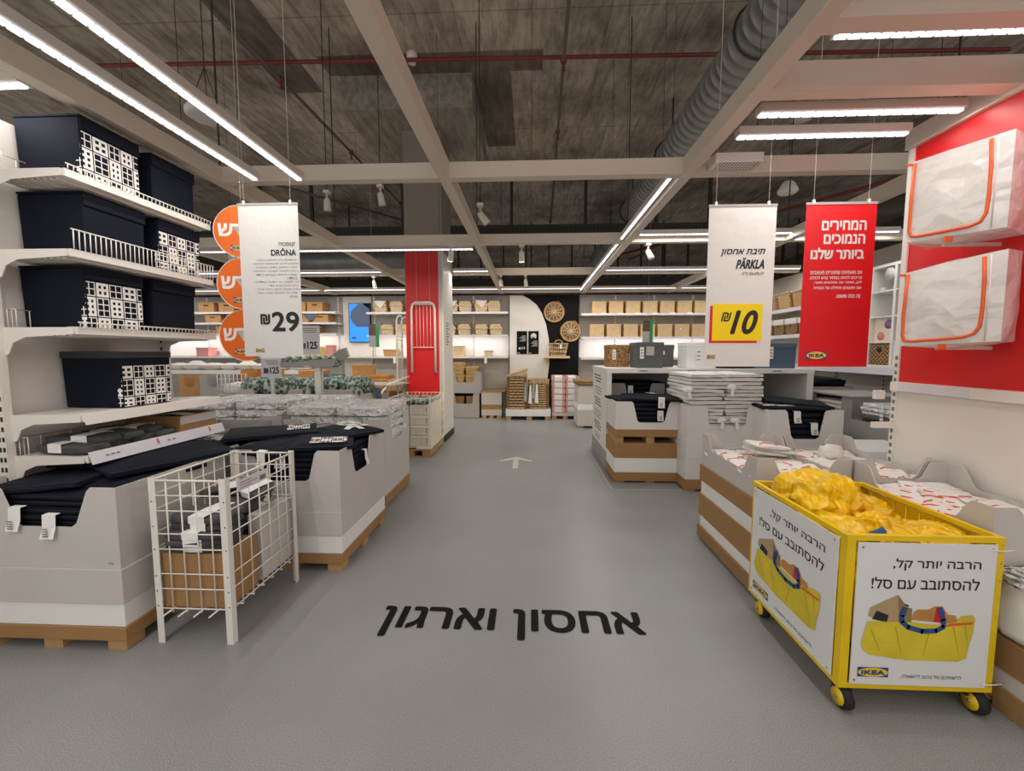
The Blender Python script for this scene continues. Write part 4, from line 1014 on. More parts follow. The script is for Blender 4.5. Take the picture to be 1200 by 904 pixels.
def cart_poster(O, U, u0, u1, v0, v1):
    O = Vector(O); N = U.cross(ZP)
    P = lambda u, v, k=0: O + U * u + ZP * v + N * k
    pb = MB(); pb.poly([P(u0, v0), P(u1, v0), P(u1, v1), P(u0, v1)], N * .005); po = pb.build('poster', POSTER, t, w=True)
    W, H = u1 - u0, v1 - v0
    O1 = O + N * .005
    r = lambda a, b_, c, d: (u0 + W * a, u0 + W * b_, v0 + H * c, v0 + H * d)
    text(heb('הרבה יותר קל,'), O1, U, ZP, r(.26, .89, .815, .895), INK, po, bold=.012)
    text('!' + heb('להסתובב עם סל'), O1, U, ZP, r(.11, .89, .685, .765), INK, po, bold=.012)
    text(heb('לרשותכם סל צהוב להשאלה.'), O1, U, ZP, r(.37, .82, .055, .083), INK, po)
    logo(O1, U, ZP, u0 + W * .05, u0 + W * .28, v0 + H * .055, v0 + H * .125, po)
    # printed picture of a yellow shopping bag
    pm = MB(); L = .0012; Q = lambda a, c, k: O1 + U * (u0 + W * a) + ZP * (v0 + H * c) + N * (L * k)
    pm.flat([Q(.10, .49, 1), Q(.33, .43, 1), Q(.38, .56, 1), Q(.31, .645, 1), Q(.11, .55, 1)], 1)
    pm.flat([Q(.33, .43, 1.3), Q(.42, .45, 1.3), Q(.42, .55, 1.3), Q(.38, .56, 1.3), Q(.31, .645, 1.3)], 7)
    for k in range(4): pm.flat([Q(.345 + .006 * k, .50 + .024 * k, 1.5), Q(.375 + .006 * k, .50 + .02 * k, 1.5), Q(.375 + .006 * k, .512 + .02 * k, 1.5), Q(.345 + .006 * k, .512 + .024 * k, 1.5)], 4)
    for (a, c, a2, c2) in ((.12, .40, .2, .24), (.3, .42, .36, .22), (.55, .40, .52, .22), (.72, .43, .78, .24), (.2, .30, .42, .33), (.8, .46, .84, .3)):
        pm.flat([Q(a, c, 2.3), Q(a + .012, c, 2.3), Q(a2 + .004, c2, 2.3), Q(a2, c2, 2.3)], 8)
    pm.flat([Q(.13, .47, 1.4), Q(.24, .45, 1.4), Q(.25, .5, 1.4), Q(.16, .53, 1.4)], 4)
    pm.flat([Q(.42, .47, 1), Q(.76, .45, 1), Q(.74, .51, 1), Q(.68, .515, 1), Q(.64, .57, 1), Q(.58, .57, 1), Q(.54, .545, 1), Q(.46, .545, 1), Q(.43, .52, 1)], 2)
    pm.flat([Q(.58, .46, 1.4), Q(.66, .455, 1.4), Q(.66, .53, 1.4), Q(.63, .568, 1.4), Q(.595, .565, 1.4)], 3)
    pm.flat([Q(.09, .42, 2), Q(.10, .455, 2), Q(.42, .455, 2), Q(.6, .44, 2), Q(.74, .465, 2), Q(.78, .505, 2), Q(.86, .515, 2), Q(.88, .49, 2), Q(.875, .4, 2), Q(.85, .29, 2), Q(.84, .21, 2), Q(.78, .185, 2), Q(.4, .185, 2), Q(.13, .215, 2), Q(.075, .25, 2), Q(.06, .3, 2)], 0)
    pm.flat([Q(.66, .43, 2.4), Q(.86, .45, 2.4), Q(.87, .47, 2.4), Q(.7, .455, 2.4)], 5)
    pth = [(.36, .555), (.345, .50), (.35, .455), (.40, .42), (.50, .395), (.60, .40), (.655, .43), (.65, .48), (.62, .555)]
    for (a, c), (a2, c2) in zip(pth[:-1], pth[1:]):
        d = Vector((a2 - a, c2 - c)); n_ = Vector((-d.y, d.x)).normalized() * .017
        pm.flat([Q(a + n_.x - d.x * .1, c + n_.y - d.y * .1, 3), Q(a - n_.x - d.x * .1, c - n_.y - d.y * .1, 3), Q(a2 - n_.x + d.x * .1, c2 - n_.y + d.y * .1, 3), Q(a2 + n_.x + d.x * .1, c2 + n_.y + d.y * .1, 3)], 6)
    pm.build('printed_bag_picture', [YEL_PIC, PIC_BOX, TAN_O, RED, INK, ORANGE, BLUE_ST, PIC_BOX_D, PIC_CREASE], po)
    mb = MB()
    for a, c in ((.03, .97), (.97, .97), (.97, .03), (.03, .03)): mb.lathe([(.005, -.002), (.005, .002)], O1 + U * (u0 + W * a) + ZP * (v0 + H * c), 8, 0, 'Y')
    mb.build('rivets', SILVER, po)
cart_poster((0, CY0 - .004, 0), XP, CX0 + .04, CX1 - .036, .13, .735)
cart_poster((CX0 - .004, 0, 0), V(0, -1, 0), -CY1 + .03, -CY0 - .035, .13, .735)
for i, z in enumerate((.715, .15)):
    mb = MB(); mb.tube([(CX1 - .06, CY0 - .012, z), (CX1 - .02, CY0 - .012, z - .004), (CX1 + .025, CY0 - .01, z)], .003, 5); mb.build('cable_tie', WHITE_M, t)
for x in (CX0 + .05, CX1 - .05):
    for y in (CY0 + .05, CY1 - .06):
        s = -1 if x < 1.6 else 1; a = R(20)
        MB().box(x - .025, x + .025, y - .03, y + .03, .07, CZ0).build('caster_fork', RUBBER, t)
        w = MB(); w.lathe([(.03, -.02), (.046, -.018), (.05, 0), (.046, .018), (.03, .02)], (x + s * .012, y - .03, .05), 20, 0, 'X'); w = w.build('wheel', RUBBER, t)
        MB().lathe([(.034, -.026), (.034, .026), (.02, .028)], (x + s * .012, y - .03, .05), 18, 0, 'X').build('yellow_hub', YELLOW, w)
        MB().lathe([(.008, -.03), (.008, .03)], (x + s * .012, y - .03, .05), 8, 0, 'X').build('axle', SILVER, w)
bags = [((1.49, 2.20, .70), (.17, .15, .16), 1, 'tall crumpled yellow bag rising at the left rear of the cart'), ((1.42, 1.98, .64), (.11, .15, .09), 2, 'crumpled yellow bag along the left side of the cart'),
        ((1.74, 2.22, .64), (.13, .10, .09), 3, 'crumpled yellow bag at the right rear corner of the cart'), ((1.66, 2.03, .645), (.15, .09, .085), 4, 'crumpled yellow bag in the middle of the cart'),
        ((1.62, 1.86, .665), (.20, .075, .07), 5, 'long crumpled yellow bag at the front of the cart'), ((1.78, 1.88, .66), (.10, .12, .07), 6, 'crumpled yellow bag at the right front of the cart'), ((1.6, 2.0, .42), (.28, .32, .20), 7, 'yellow bag at the bottom of the cart, under the others')]
for c, r, k, lab in bags:
    t = thing('shopping_bag', lab, 'bag', (c[0], c[1], c[2] - r[2]), 0, 'yellow bags in the cart')
    MB().blob(c, r, .24, 1.7, .75, 5, seed=k * 2, rot=R(12 * k), clamp=(CX0 + .03, CX1 - .03, CY0 + .03, CY1 - .03, CZ0 + .015)).build('bag', YEL_BAG, t)
    if k in (2, 5):
        mb = MB(); p = Vector(c) + V(-.13 if k == 5 else .08, -.06, .03)
        mb.poly([p + V(-.04, 0, .0), p + V(.02, -.01, .01), p + V(.035, 0, .035), p + V(.03, .01, .05), p + V(-.03, .015, .015)], (0, .012, .004)); mb.build('blue_strap', BLUE_ST, t)

# ---------------------------------------------------------------- right middle: counter and bins
t = thing('display_counter', 'long white display counter with printed end panel right of the aisle', 'counter', (2.25, 5.95, 0))
mb = MB(); mb.box(.97, 1.03, 5.36, 6.55, .22, 1.235); mb.build('end_panel', CREAM, t, bevel=.002)
MB().box(.968, 1.032, 5.358, 6.552, 0, .22).build('kick_plate', PIPE_G if False else CARTON_G, t)
MB().box(.96, 3.52, 5.35, 6.56, 1.235, 1.295).build('counter_top', CREAM, t, bevel=.003)
MB().box(3.44, 3.52, 5.36, 6.55, 0, 1.235).build('end_panel', CREAM, t, bevel=.002)
MB().box(1.03, 3.44, 6.5, 6.54, .0, 1.235).build('back_panel', GREY_P, t)
for i, (x0, x1) in enumerate(((1.35, 1.62), (1.95, 2.25), (3.0, 3.2))):
    mb = MB(); mb.box(x0, x1, 5.346, 5.3495, 1.245, 1.285); o = mb.build('price_strip', LABELP, t)
    mb = MB(); mb.box(x0 + .02, x0 + .12, 5.3455, 5.3462, 1.26, 1.272); mb.build('strip_print', INK_G, o)
mb = MB()
for i in range(22):
    z = 1.16 - i * .042
    if i % 4 == 3: continue
    mb.box(.9685, .97, 5.75 + .1 * rnd.random(), 6.25 + .2 * rnd.random(), z, z + (.022 if i % 8 < 3 else .012))
mb.build('printed_text', INK_G, t)

def lid_box(name, label, x0, x1, y0, y1, z, h, mat, grp=None, tagpos=None, lidh=.0, window=False):
    t = thing(name, label, 'box', ((x0 + x1) / 2, (y0 + y1) / 2, z), 0, grp)
    mb = MB(); mb.box(x0, x1, y0, y1, z, z + h, 0, None, .004); mb.build('body', mat, t, bevel=.006)
    mb = MB(); mb.box(x0 - .004, x1 + .004, y0 - .004, y1 + .004, z + h - .05, z + h + .006); mb.build('lid', mat, t, bevel=.004)
    if tagpos:
        mb = MB(); a, c, w, hh = tagpos; mb.box(x0 + a, x0 + a + w, y0 - .008, y0 - .005, z + c, z + c + hh); o = mb.build('paper_tag', TAG, t)
        mb = MB()
        for i in range(3): mb.box(x0 + a + .008, x0 + a + w * .8, y0 - .0088, y0 - .008, z + c + hh * (.2 + .25 * i), z + c + hh * (.27 + .25 * i))
        mb.build('tag_print', INK_G, o)
    if window:
        mb = MB(); mb.box(x0 + .12, x0 + .22, y0 - .006, y0 - .004, z + h * .5, z + h * .85); mb.build('label_holder', GREY_P, t)
    return t
lid_box('leopard_box', 'leopard-patterned box with labels on the counter end', 1.07, 1.37, 5.88, 6.2, 1.297, .30, LEOP, tagpos=(.06, .1, .05, .14))
lid_box('charcoal_box', 'large charcoal fabric box with paper tag on the counter', 1.36, 1.70, 5.46, 5.86, 1.297, .325, DGREY_B, tagpos=(.04, .12, .05, .15), window=True)
lid_box('charcoal_box', 'smaller charcoal box with round emblem behind the large one on the counter', 1.74, 1.98, 5.9, 6.15, 1.297, .30, DGREY_B, tagpos=(.06, .17, .05, .05))
lid_box('white_box', 'tall white box with printed side on the counter left of the white sign', 2.0, 2.38, 5.48, 5.82, 1.297, .325, WHITEB, tagpos=(.12, .06, .06, .2))
lid_box('flat_black_box', 'flat black box on the counter under the white sign', 2.40, 2.80, 5.40, 5.7, 1.297, .05, BLACK_F)
lid_box('slate_box', 'slate blue box with white tag on the counter right of the white sign', 2.86, 3.33, 5.42, 5.8, 1.297, .31, BLUE_B, tagpos=(.13, .12, .055, .15))

# pallet of folded black boxes left of the white stacks
display_bin('carton_bin', 'white and brown double carton bin of folded black boxes before the counter end', .97, 1.785, 4.78, 5.32,
            [(.02, .12, CARTON_B, .008), (.12, .29, WHITEB, .002), (.29, .46, CARTON_B, .008), (.535, .62, CARTON_B, .006)], (.615, .94), {'f': (.40, .40, .29, .70), 'b': (.40, .40, .29, .70)}, .68, 'carton bins of folded black boxes', tray=CARTON_WW)
mb = MB()
o = bpy.data.objects['carton_bin']
for x in (1.02, 1.37, 1.73): MB().box(x - .045, x + .045, 4.79, 5.3, .46, .535).build('spacer_block', WOOD, o)
FBC = 'folded black box, bin before the counter end, '
for i in range(5): folded_box((1.375, 5.05, .682 + i * .05), R(rnd.uniform(-2, 2)), FBC + ['lowest', 'second from bottom', 'middle', 'fourth', 'fifth'][i], 'folded black boxes by the counter', W=.74, D=.48, h=.048, tags=((.1, -.23, 0, 'front'),) if i == 2 else ())
folded_box((1.22, 5.08, .945), R(10), FBC + 'upper left one', 'folded black boxes by the counter', W=.5, D=.5, droop=.01)
folded_box((1.42, 5.0, .968), R(-12), FBC + 'topmost one overhanging the front with big tags', 'folded black boxes by the counter', W=.68, D=.46, droop=.015, tilt=(R(2), 0), tags=((.1, -.24, .2, 'front'), (.0, .1, 1.2, 'top')))
display_bin('carton_bin', 'grey carton bin of folded black boxes standing under the counter top', 1.07, 1.78, 5.62, 6.3, [(.0, .6, CARTON_G, 0)], (.601, 1.09), {'f': (.36, .34, .25, .86), 'b': (.36, .34, .25, .86)}, .84, 'carton bins of folded black boxes', pallet=False, tray=CARTON_G)
for i in range(5): folded_box((1.42, 5.95, .845 + i * .052), R(2 * i - 4), 'folded black box in the bin under the counter, ' + ['lowest', 'second', 'third', 'fourth', 'topmost'][i], 'folded black boxes under the counter', W=.66 if i < 4 else .74, D=.6, h=.05, tags=((-.1, -.29, 0, 'front'),) if i == 3 else ())
lid_box('carton_stack', 'plain white carton under the counter right of the black bin', 1.84, 2.06, 5.75, 6.3, .0, 1.02, CARTON_W)
lid_box('carton_stack', 'plain grey carton under the right part of the counter', 2.75, 3.2, 5.7, 6.3, 0, .9, CARTON_G)

# stack of white folded boxes
display_bin('carton_bin', 'white carton bin holding tall stacks of folded white boxes', 1.67, 2.47, 4.5, 5.28, [(.02, .13, CARTON_B, .004), (.13, .35, CARTON_WW, 0), (.351, .56, CARTON_WW, .004)], (.561, .93), {'f': (.42, .42, .36, .72), 'b': (.4, .42, .34, .72)}, .66, None, tray=CARTON_WW)
for c, (x, lab) in enumerate(((1.875, 'left'), (2.265, 'right'))):
    for i in range(15):
        z = .662 + i * .041
        nm = ordinal = ['lowest', 'second lowest', 'third lowest', 'fourth lowest', 'fifth lowest', 'sixth lowest', 'seventh lowest', 'middle', 'seventh from the top', 'sixth from the top', 'fifth from the top', 'fourth from the top', 'third from the top', 'second from the top', 'topmost'][i]
        out = 0 if i < 7 else .0
        folded_box((x + rnd.uniform(-.012, .012), 4.86 + rnd.uniform(-.02, .02), z), R(rnd.uniform(-3, 3)), 'folded white box, %s of the %s stack' % (nm, lab), 'folded white boxes in two stacks', W=.375, D=.68, h=.039, mat=WHITE_F, name='folded_box')
# strings and tags of the white stack
for k, (x, z, lab) in enumerate(((2.02, .78, 'lower left'), (2.16, .78, 'lower right'), (2.11, 1.13, 'upper'), (1.66, 1.1, 'left side'))):
    t = thing('paper_tag', 'crumpled white tag hanging from the white box stacks, %s one' % lab, 'tag', (x, 4.47, z - .1), 0, 'tags on the white stacks')
    mb = MB(); mb.blob((x, 4.475, z), (.045, .018, .025), .4, 2.5, .8, 3, seed=k)
    pts = [(x - .01, 4.462, z), (x + .02, 4.462, z), (x + .015 + .02 * (k % 2), 4.455, z - .09), (x - .02 + .02 * (k % 2), 4.455, z - .085)]
    mb.poly(pts, (0, .002, 0)); mb.build('tag', TAG, t)
# black boxes bin right
display_bin('carton_bin', 'white carton bin with folded black boxes and long tags before the grey bins', 2.36, 3.08, 4.22, 4.44 + .4, [(.02, .3, CARTON_WW, 0), (.3, .53, CARTON_G, .002)], (.531, .93), {'f': (.36, .36, .25, .64), 'b': (.36, .36, .25, .64)}, .62, 'carton bins of folded black boxes', tray=CARTON_WW)
FBR = 'folded black box, bin right of white stacks, '
for i in range(5): folded_box((2.72, 4.54, .622 + i * .058), 0, FBR + ['lowest', 'second', 'third', 'fourth', 'fifth'][i], 'folded black boxes right of the white stacks', W=.66, D=.56, h=.056, tags=((-.08, -.28, 0, 'front'), ) if i == 4 else ((.09, -.28, 0, 'front'),) if i == 2 else ())
folded_box((2.66, 4.5, .935), R(-6), FBR + 'printed one near the top', 'folded black boxes right of the white stacks', W=.62, D=.5, pr=(-.28, -.22, .3, .2), tilt=(R(2), 0))
folded_box((2.78, 4.54, .968), R(-16), FBR + 'topmost plain one', 'folded black boxes right of the white stacks', W=.60, D=.44, tilt=(R(3), R(5)))

# grey bins along the side wall
display_bin('grey_bin', 'grey cardboard bin with a window of white boxes along the side wall', 3.6, 4.3, 4.82, 5.6, [(.0, .5, CARTON_G, 0)], (.501, .99), {'l': (.40, .44, .40, .8)}, .74, 'grey bins along the side wall', pallet=False, tray=CARTON_G)
for i in range(4): folded_box((3.9, 5.2, .742 + i * .05), R(90), 'folded white box in the grey side wall bin, ' + ['lowest', 'second', 'third', 'topmost'][i], 'folded white boxes in the grey bin', W=.6, D=.56, h=.045, mat=WHITE_F)
t = thing('flat_carton', 'flat grey carton lid lying on the grey side wall bin', 'carton', (4.0, 5.2, .992)); MB().box(3.58, 4.32, 4.8, 5.62, .992, 1.01).build('board', CARTON_G, t)
display_bin('grey_bin', 'low grey cardboard bin of shrink-wrapped panels nearest the partition end', 3.38, 4.2, 3.9, 4.55, [(.0, .55, CARTON_G, 0)], (.551, .80), {}, .74, 'grey bins along the side wall', pallet=False, tray=CARTON_G)
for i in range(6):
    t = thing('wrapped_parcel', 'grey panel in shiny wrap on the low grey bin, ' + ['lowest', 'second', 'third', 'fourth', 'fifth', 'topmost'][i], 'panel', (3.8, 4.22, .742 + i * .04), 0, 'wrapped grey panels')
    MB().box(3.44 + .02 * (i % 2), 4.1, 3.96, 4.5, .742 + i * .04, .778 + i * .04, rot=R(rnd.uniform(-3, 3))).build('panel', DGREY_B if i < 3 else PLASTIC, t, bevel=.008)
    MB().box(3.435, 3.439, 4.2, 4.24, .745 + i * .04, .775 + i * .04).build('band', TAG, t)
display_bin('grey_bin', 'grey bin at the far side wall with a dark bag lying on top', 3.62, 4.3, 5.75, 6.5, [(.0, .6, CARTON_G, 0)], (.601, 1.04), {}, 1.0, 'grey bins along the side wall', pallet=False, tray=CARTON_G)
t = thing('folded_bag', 'black fabric bag lying on the far grey side wall bin', 'bag', (3.95, 6.1, 1.04)); mb = MB(); mb.blob((3.95, 6.1, 1.09), (.3, .3, .06), .3, 2, .6, 3, seed=5); mb.build('bag', BLACK_F, t)
lid_box('flat_white_stack', 'low stack of flat white boards behind the far right low bin', 2.7, 3.2, 3.42, 3.9, .0, .70, WHITEB)

# side wall shelf ledge, cube shelf and baskets
t = thing('wall_ledge', 'white shelf ledge along the right side wall carrying the cube shelf', 'shelf', (4.57, 6.4, 1.25))
MB().box(4.38, 4.75, 4.3, 8.3, 1.26, 1.30).build('board', WHITE_M, t)
mb = MB(); mb.box(4.37, 4.38, 4.3, 8.3, 1.22, 1.31); mb.build('front_edge', LABELP, t)
t = thing('cube_shelf', 'white cube shelf with baskets and framed photos on the side wall ledge', 'shelf', (4.57, 5.4, 1.305))
KZ = [1.305 + i * .318 for i in range(5)]; KY = [4.62, 4.98, 5.34, 5.70]
MB().box(4.4, 4.75, KY[0], KY[-1], KZ[0], KZ[0] + .035).build('bottom_board', WHITEB, t); MB().box(4.4, 4.75, KY[0], KY[-1], KZ[4] - .02, KZ[4] + .015).build('top_board', WHITEB, t)
for y in KY: MB().box(4.4, 4.75, y - .018, y + .018, KZ[0] + .036, KZ[4] - .02).build('upright_board', WHITEB, t)
for i in (1, 2, 3): MB().box(4.402, 4.75, KY[0], KY[-1], KZ[i] - .008, KZ[i] + .008).build('shelf_board', WHITEB, t)
MB().box(4.74, 4.749, KY[0], KY[-1], KZ[0], KZ[4]).build('back_board', CREAM, t)
# contents of the cube shelf
t = thing('woven_basket', 'dark woven basket with round hole in the lowest left cube', 'basket', (4.56, 5.52, KZ[0] + .036))
mb = MB(); mb.box(4.41, 4.72, 5.37, 5.675, KZ[0] + .037, KZ[1] - .02); mb.build('basket_body', WICKER_D, t, bevel=.015)
MB().lathe([(.035, -.005), (.035, .012)], (4.408, 5.52, KZ[0] + .23), 18, 0, 'X').build('grip_hole', SLOT, t)
t = thing('photo_print', 'pale photo print of a person with purple dot in the second cube', 'picture', (4.5, 5.52, KZ[1] + .009))
MB().box(4.45, 4.47, 5.37, 5.675, KZ[1] + .009, KZ[2] - .01).build('print', PHOTO, t)
MB().lathe([(.06, -.006), (.06, .002)], (4.45, 5.45, KZ[2] - .09), 20, 0, 'X').build('purple_dot', PURPLE, t)
mb = MB(); mb.lathe([(.055, -.002), (.055, .001)], (4.449, 5.56, KZ[1] + .08), 16, 0, 'X'); mb.build('photo_shape', PINKB, t)
t = thing('vase', 'small vase with green sprigs on the upper cube board', 'vase', (4.55, 5.50, KZ[3] + .009))
mb = MB(); mb.lathe([(.03, 0), (.045, .03), (.04, .07), (.02, .09), (.025, .1)], (4.55, 5.48, KZ[3] + .009), 16); mb.build('vase_body', IVORY, t)
mb = MB()
for i in range(9):
    a = i * .7; p = V(4.55, 5.48, KZ[3] + .1); q = p + V(.04 * math.cos(a), .05 * math.sin(a), .07 + .012 * (i % 3)); mb.tube([p, q], .003, 4); mb.blob(q, (.012, .02, .012), .2, 2, 1, 1)
mb.build('sprigs', PLANT, t)
t = thing('round_sign', 'round white hanging card in the top cube', 'sign', (4.42, 5.43, KZ[4] - .2)); MB().lathe([(.075, -.003), (.075, .003)], (4.405, 5.43, KZ[4] - .115), 24, 0, 'X').build('disc', PAPER, t)
t = thing('candle', 'small white candle pot on the upper cube board', 'candle', (4.5, 5.62, KZ[3] + .009)); mb = MB(); mb.lathe([(.03, 0), (.035, .05), (.03, .055)], (4.5, 5.62, KZ[3] + .009), 14); mb.build('pot', WHITEB, t); mb = MB(); mb.tube([(4.5, 5.62, KZ[3] + .06), (4.5, 5.62, KZ[3] + .08)], .003, 5); mb.build('wick', INK, t)
t = thing('paper_stack', 'upright white sheets filling the second cube of the next column', 'paper', (4.56, 5.16, KZ[1] + .009))
for i in range(8): MB().box(4.43, 4.7, 5.01 + i * .036, 5.03 + i * .036, KZ[1] + .009, KZ[2] - .03 - .01 * (i % 3)).build('sheet', WHITEB if i % 2 else CARTON_W, t)
t = thing('cube_door', 'plain white box front in the lowest cube of the next column', 'box', (4.56, 5.16, KZ[0] + .036)); MB().box(4.41, 4.7, 5.0, 5.32, KZ[0] + .036, KZ[1] - .012).build('box_front', WHITEB, t, bevel=.004); MB().box(4.405, 4.41, 5.14, 5.18, KZ[0] + .2, KZ[0] + .22).build('grip', GREY_P, t)
t = thing('folded_textile', 'orange and blue textiles in the top cube of the next column', 'textile', (4.56, 5.16, KZ[3] + .009)); MB().box(4.42, 4.7, 5.02, 5.3, KZ[3] + .009, KZ[3] + .2).build('textile', BLUE_B, t, bevel=.02); MB().box(4.42, 4.7, 5.02, 5.3, KZ[2] + .009, KZ[2] + .2).build('textile', TAN_O, t, bevel=.02)
# side wall basket shelves
for z, lab in ((2.21, 'upper'), (1.76, 'lower')):
    t = thing('wall_shelf', 'white shelf on the right side wall, %s of the two holding woven baskets' % lab, 'shelf', (4.57, 7.4, z)); MB().box(4.4, 4.75, 6.0, 9.4, z, z + .035).build('board', WHITE_M, t); MB().box(4.395, 4.4, 6.0, 9.4, z - .02, z + .04).build('front_edge', LABELP, t)
for i in range(7):
    y = 6.2 + i * .42
    t = thing('woven_basket', 'natural woven basket on the upper side wall shelf, %s from the near end' % (ords + ['seventh'])[i], 'basket', (4.57, y + .19, 2.245), 0, 'woven baskets on the side wall')
    mb = MB(); mb.box(4.42, 4.73, y, y + .38, 2.247, 2.52, 0, None, .03); mb.build('basket_body', WICKER, t, bevel=.03)
    mb = MB(); mb.tube([(4.42, y, 2.52), (4.73, y, 2.52), (4.73, y + .38, 2.52), (4.42, y + .38, 2.52)], .014, 6, closed=True); mb.build('rim', WICKER_L, t)
for i in range(8):
    y = 6.15 + i * .36
    t = thing('lined_basket', 'white-lined dark basket on the lower side wall shelf, %s from the near end' % ords[i], 'basket', (4.57, y + .16, 1.795), 0, 'lined baskets on the side wall')
    mb = MB(); mb.box(4.42, 4.73, y, y + .32, 1.797, 1.98, 0, None, .012); mb.build('basket_body', WICKER_D, t, bevel=.02)
    mb = MB(); mb.box(4.41, 4.74, y - .006, y + .326, 1.975, 2.08); mb.build('white_liner', WHITE_F, t, bevel=.02)
    MB().lathe([(.018, -.004), (.018, .006)], (4.415, y + .16, 1.945), 12, 0, 'X').build('grip_hole', SLOT, t)

# white cabinet boxes beside the counter
t = thing('carton_stack', 'tall white two-part carton with a woven tray on top left of the counter', 'carton', (1.16, 8.5, 0))
MB().box(.93, 1.42, 8.25, 8.95, .04, .36).build('carton', CARTON_W, t, bevel=.004); MB().box(.93, 1.42, 8.25, 8.95, .362, .48).build('carton', WHITEB, t, bevel=.004); MB().box(.93, 1.42, 8.25, 8.95, .482, .84).build('carton', CARTON_W, t, bevel=.004)
mb = MB(); mb.box(.95, 1.05, 8.27, 8.93, 0, .04); mb.box(1.3, 1.4, 8.27, 8.93, 0, .04); mb.build('pallet', WOOD, t)
t = thing('woven_tray', 'flat woven tray lying on the white carton left of the counter', 'tray', (1.17, 8.6, .842)); mb = MB(); mb.box(.9, 1.43, 8.22, 8.97, .842, .93); mb.build('tray', WICKER_D, t, bevel=.03); MB().tube([(.9, 8.22, .93), (1.43, 8.22, .93), (1.43, 8.97, .93), (.9, 8.97, .93)], .014, 6, closed=True).build('rim', WICKER, t)

# ---------------------------------------------------------------- far wall: shelves
def far_bay(label, x0, x1, zs, band=True, y0=9.72, y1=10.15, ups=()):
    t = thing('wall_shelving', label, 'shelving', ((x0 + x1) / 2, y1, 0))
    MB().box(x0, x1, y1 - .02, y1, 0, 2.84).build('back_panel', WHITE_P if band else GREY_P, t)
    for z in zs:
        s = MB().box(x0, x1, y0, y1 - .02, z - .035, z).build('shelf', WHITE_M, t); MB().box(x0, x1, y0 - .006, y0, z - .04, z + .005).build('front_edge', LABELP, s)
    for x in ups:
        u = MB().box(x - .02, x + .02, y1 - .04, y1 - .02, 0, 2.84).build('upright', WHITE_M, t)
        mb = MB()
        for i in range(45): mb.box(x - .008, x + .008, y1 - .042, y1 - .04, .3 + i * .055, .33 + i * .055)
        mb.build('slots', SLOT, u)
    mb = MB(); mb.box(x0, x1, y1 - .024, y1 - .02, 0, 1.38); mb.build('lower_panel', GREY_P, t)
    mb = MB(); mb.box(x0, x1, y1 - .024, y1 - .02, zs[-2] + .0, 2.84); mb.build('upper_panel', CARTON_G, t)
    area(((x0 + x1) / 2, y0 + .1, zs[-2] - .05), x1 - x0 - .1, .04, BAND_W * (x1 - x0), (.94, .90, 1.0), (R(25), 0, 0))
    return t
far_bay('white far wall shelving with lidded baskets left of the black display wall', -3.85, -.53, (2.43, 1.9, 1.40), ups=(-3.8, -2.7, -1.38))
far_bay('white far wall shelving with slatted boxes right of the black display wall', 1.16, 4.7, (2.38, 1.85, 1.37), ups=(2.0, 2.9, 3.8))
far_bay('white far wall shelving at the far left, behind the orange signs', -9.6, -4.58, (2.45, 2.2, 1.94, 1.40), ups=(-8, -6.3, -4.7))
pn = struct(MB().box(-4.56, -3.87, 10.08, 10.15, 0, 2.84).build('trim_2', WHITE_P))
MB().box(-4.56, -3.87, 9.72, 10.08, 1.365, 1.40).build('shelf', WHITE_M, pn)

def belly_basket(x, z, w, h, label, cloth=None):
    t = thing('lidded_basket', label, 'basket', (x, 9.93, z), 0, 'lidded seagrass baskets on the far wall')
    r = w / 2
    mb = MB(); mb.box(x - r, x + r, 9.80, 10.06, z + .002, z + h * .54, 0, None, r * .16); mb.build('basket_body', WICKER_L, t, bevel=.03)
    mb = MB(); mb.poly([(x - r * 1.08, 9.79, z + h * .52), (x + r * 1.08, 9.79, z + h * .52), (x + r * 1.02, 9.79, z + h * .60), (x + r * .74, 9.79, z + h * .97), (x - r * .74, 9.79, z + h * .97), (x - r * 1.02, 9.79, z + h * .60)], (0, .27, 0)); mb.build('folded_top', WICKER_L, t, bevel=.012)
    for s in (-1, 1):
        mb = MB(); mb.tube([(x + s * r * (.75 + .3 * math.sin(a)), 9.9 - .06 * math.cos(a), z + h * (.78 + .36 * math.sin(a))) for a in [i * math.pi / 6 for i in range(7)]], .009, 5); mb.build('handle', WICKER_D, t)
    if cloth:
        mb = MB(); mb.poly([(x - r * .95, 9.782, z + h * 1.02), (x + r * .95, 9.782, z + h * .98), (x + r * .12, 9.776, z + h * .35)], (0, .006, 0)); mb.build('cloth_corner', cloth, t)
ux = (-3.68, -3.33, -2.5, -2.22, -1.84, -1.55, -1.15, -.86)
k = 0
nth = ['first', 'second', 'third', 'fourth', 'fifth', 'sixth', 'seventh', 'eighth']
for i, x in enumerate((-3.55, -3.17, -2.75, -2.2, -1.86, -1.54, -1.16, -.86)):
    belly_basket(x, 2.43, .31, .27, 'tan lidded basket on the top far left shelf, %s from the left' % nth[i], WHITE_F if i in (0, 4, 6) else None)
for i, x in enumerate((-3.40, -3.03, -2.6, -2.2, -1.92, -1.57, -1.16, -.82)):
    belly_basket(x, 1.9, .30, .26, 'tan lidded basket on the lower far left shelf, %s from the left' % nth[i])
def open_basket(x, z, w, h, label, mat=WICKER_L, dep=.24, cat='basket', y=9.93):
    t = thing('open_basket', label, cat, (x, y, z)); mb = MB(); mb.box(x - w / 2, x + w / 2, y - dep / 2, y + dep / 2, z + .002, z + h, 0, None, w * .05); mb.build('basket_body', mat, t, bevel=.015)
    MB().tube([(x - w / 2, y - dep / 2, z + h), (x + w / 2, y - dep / 2, z + h), (x + w / 2, y + dep / 2, z + h), (x - w / 2, y + dep / 2, z + h)], .01, 6, closed=True).build('rim', WICKER, t)
    return t
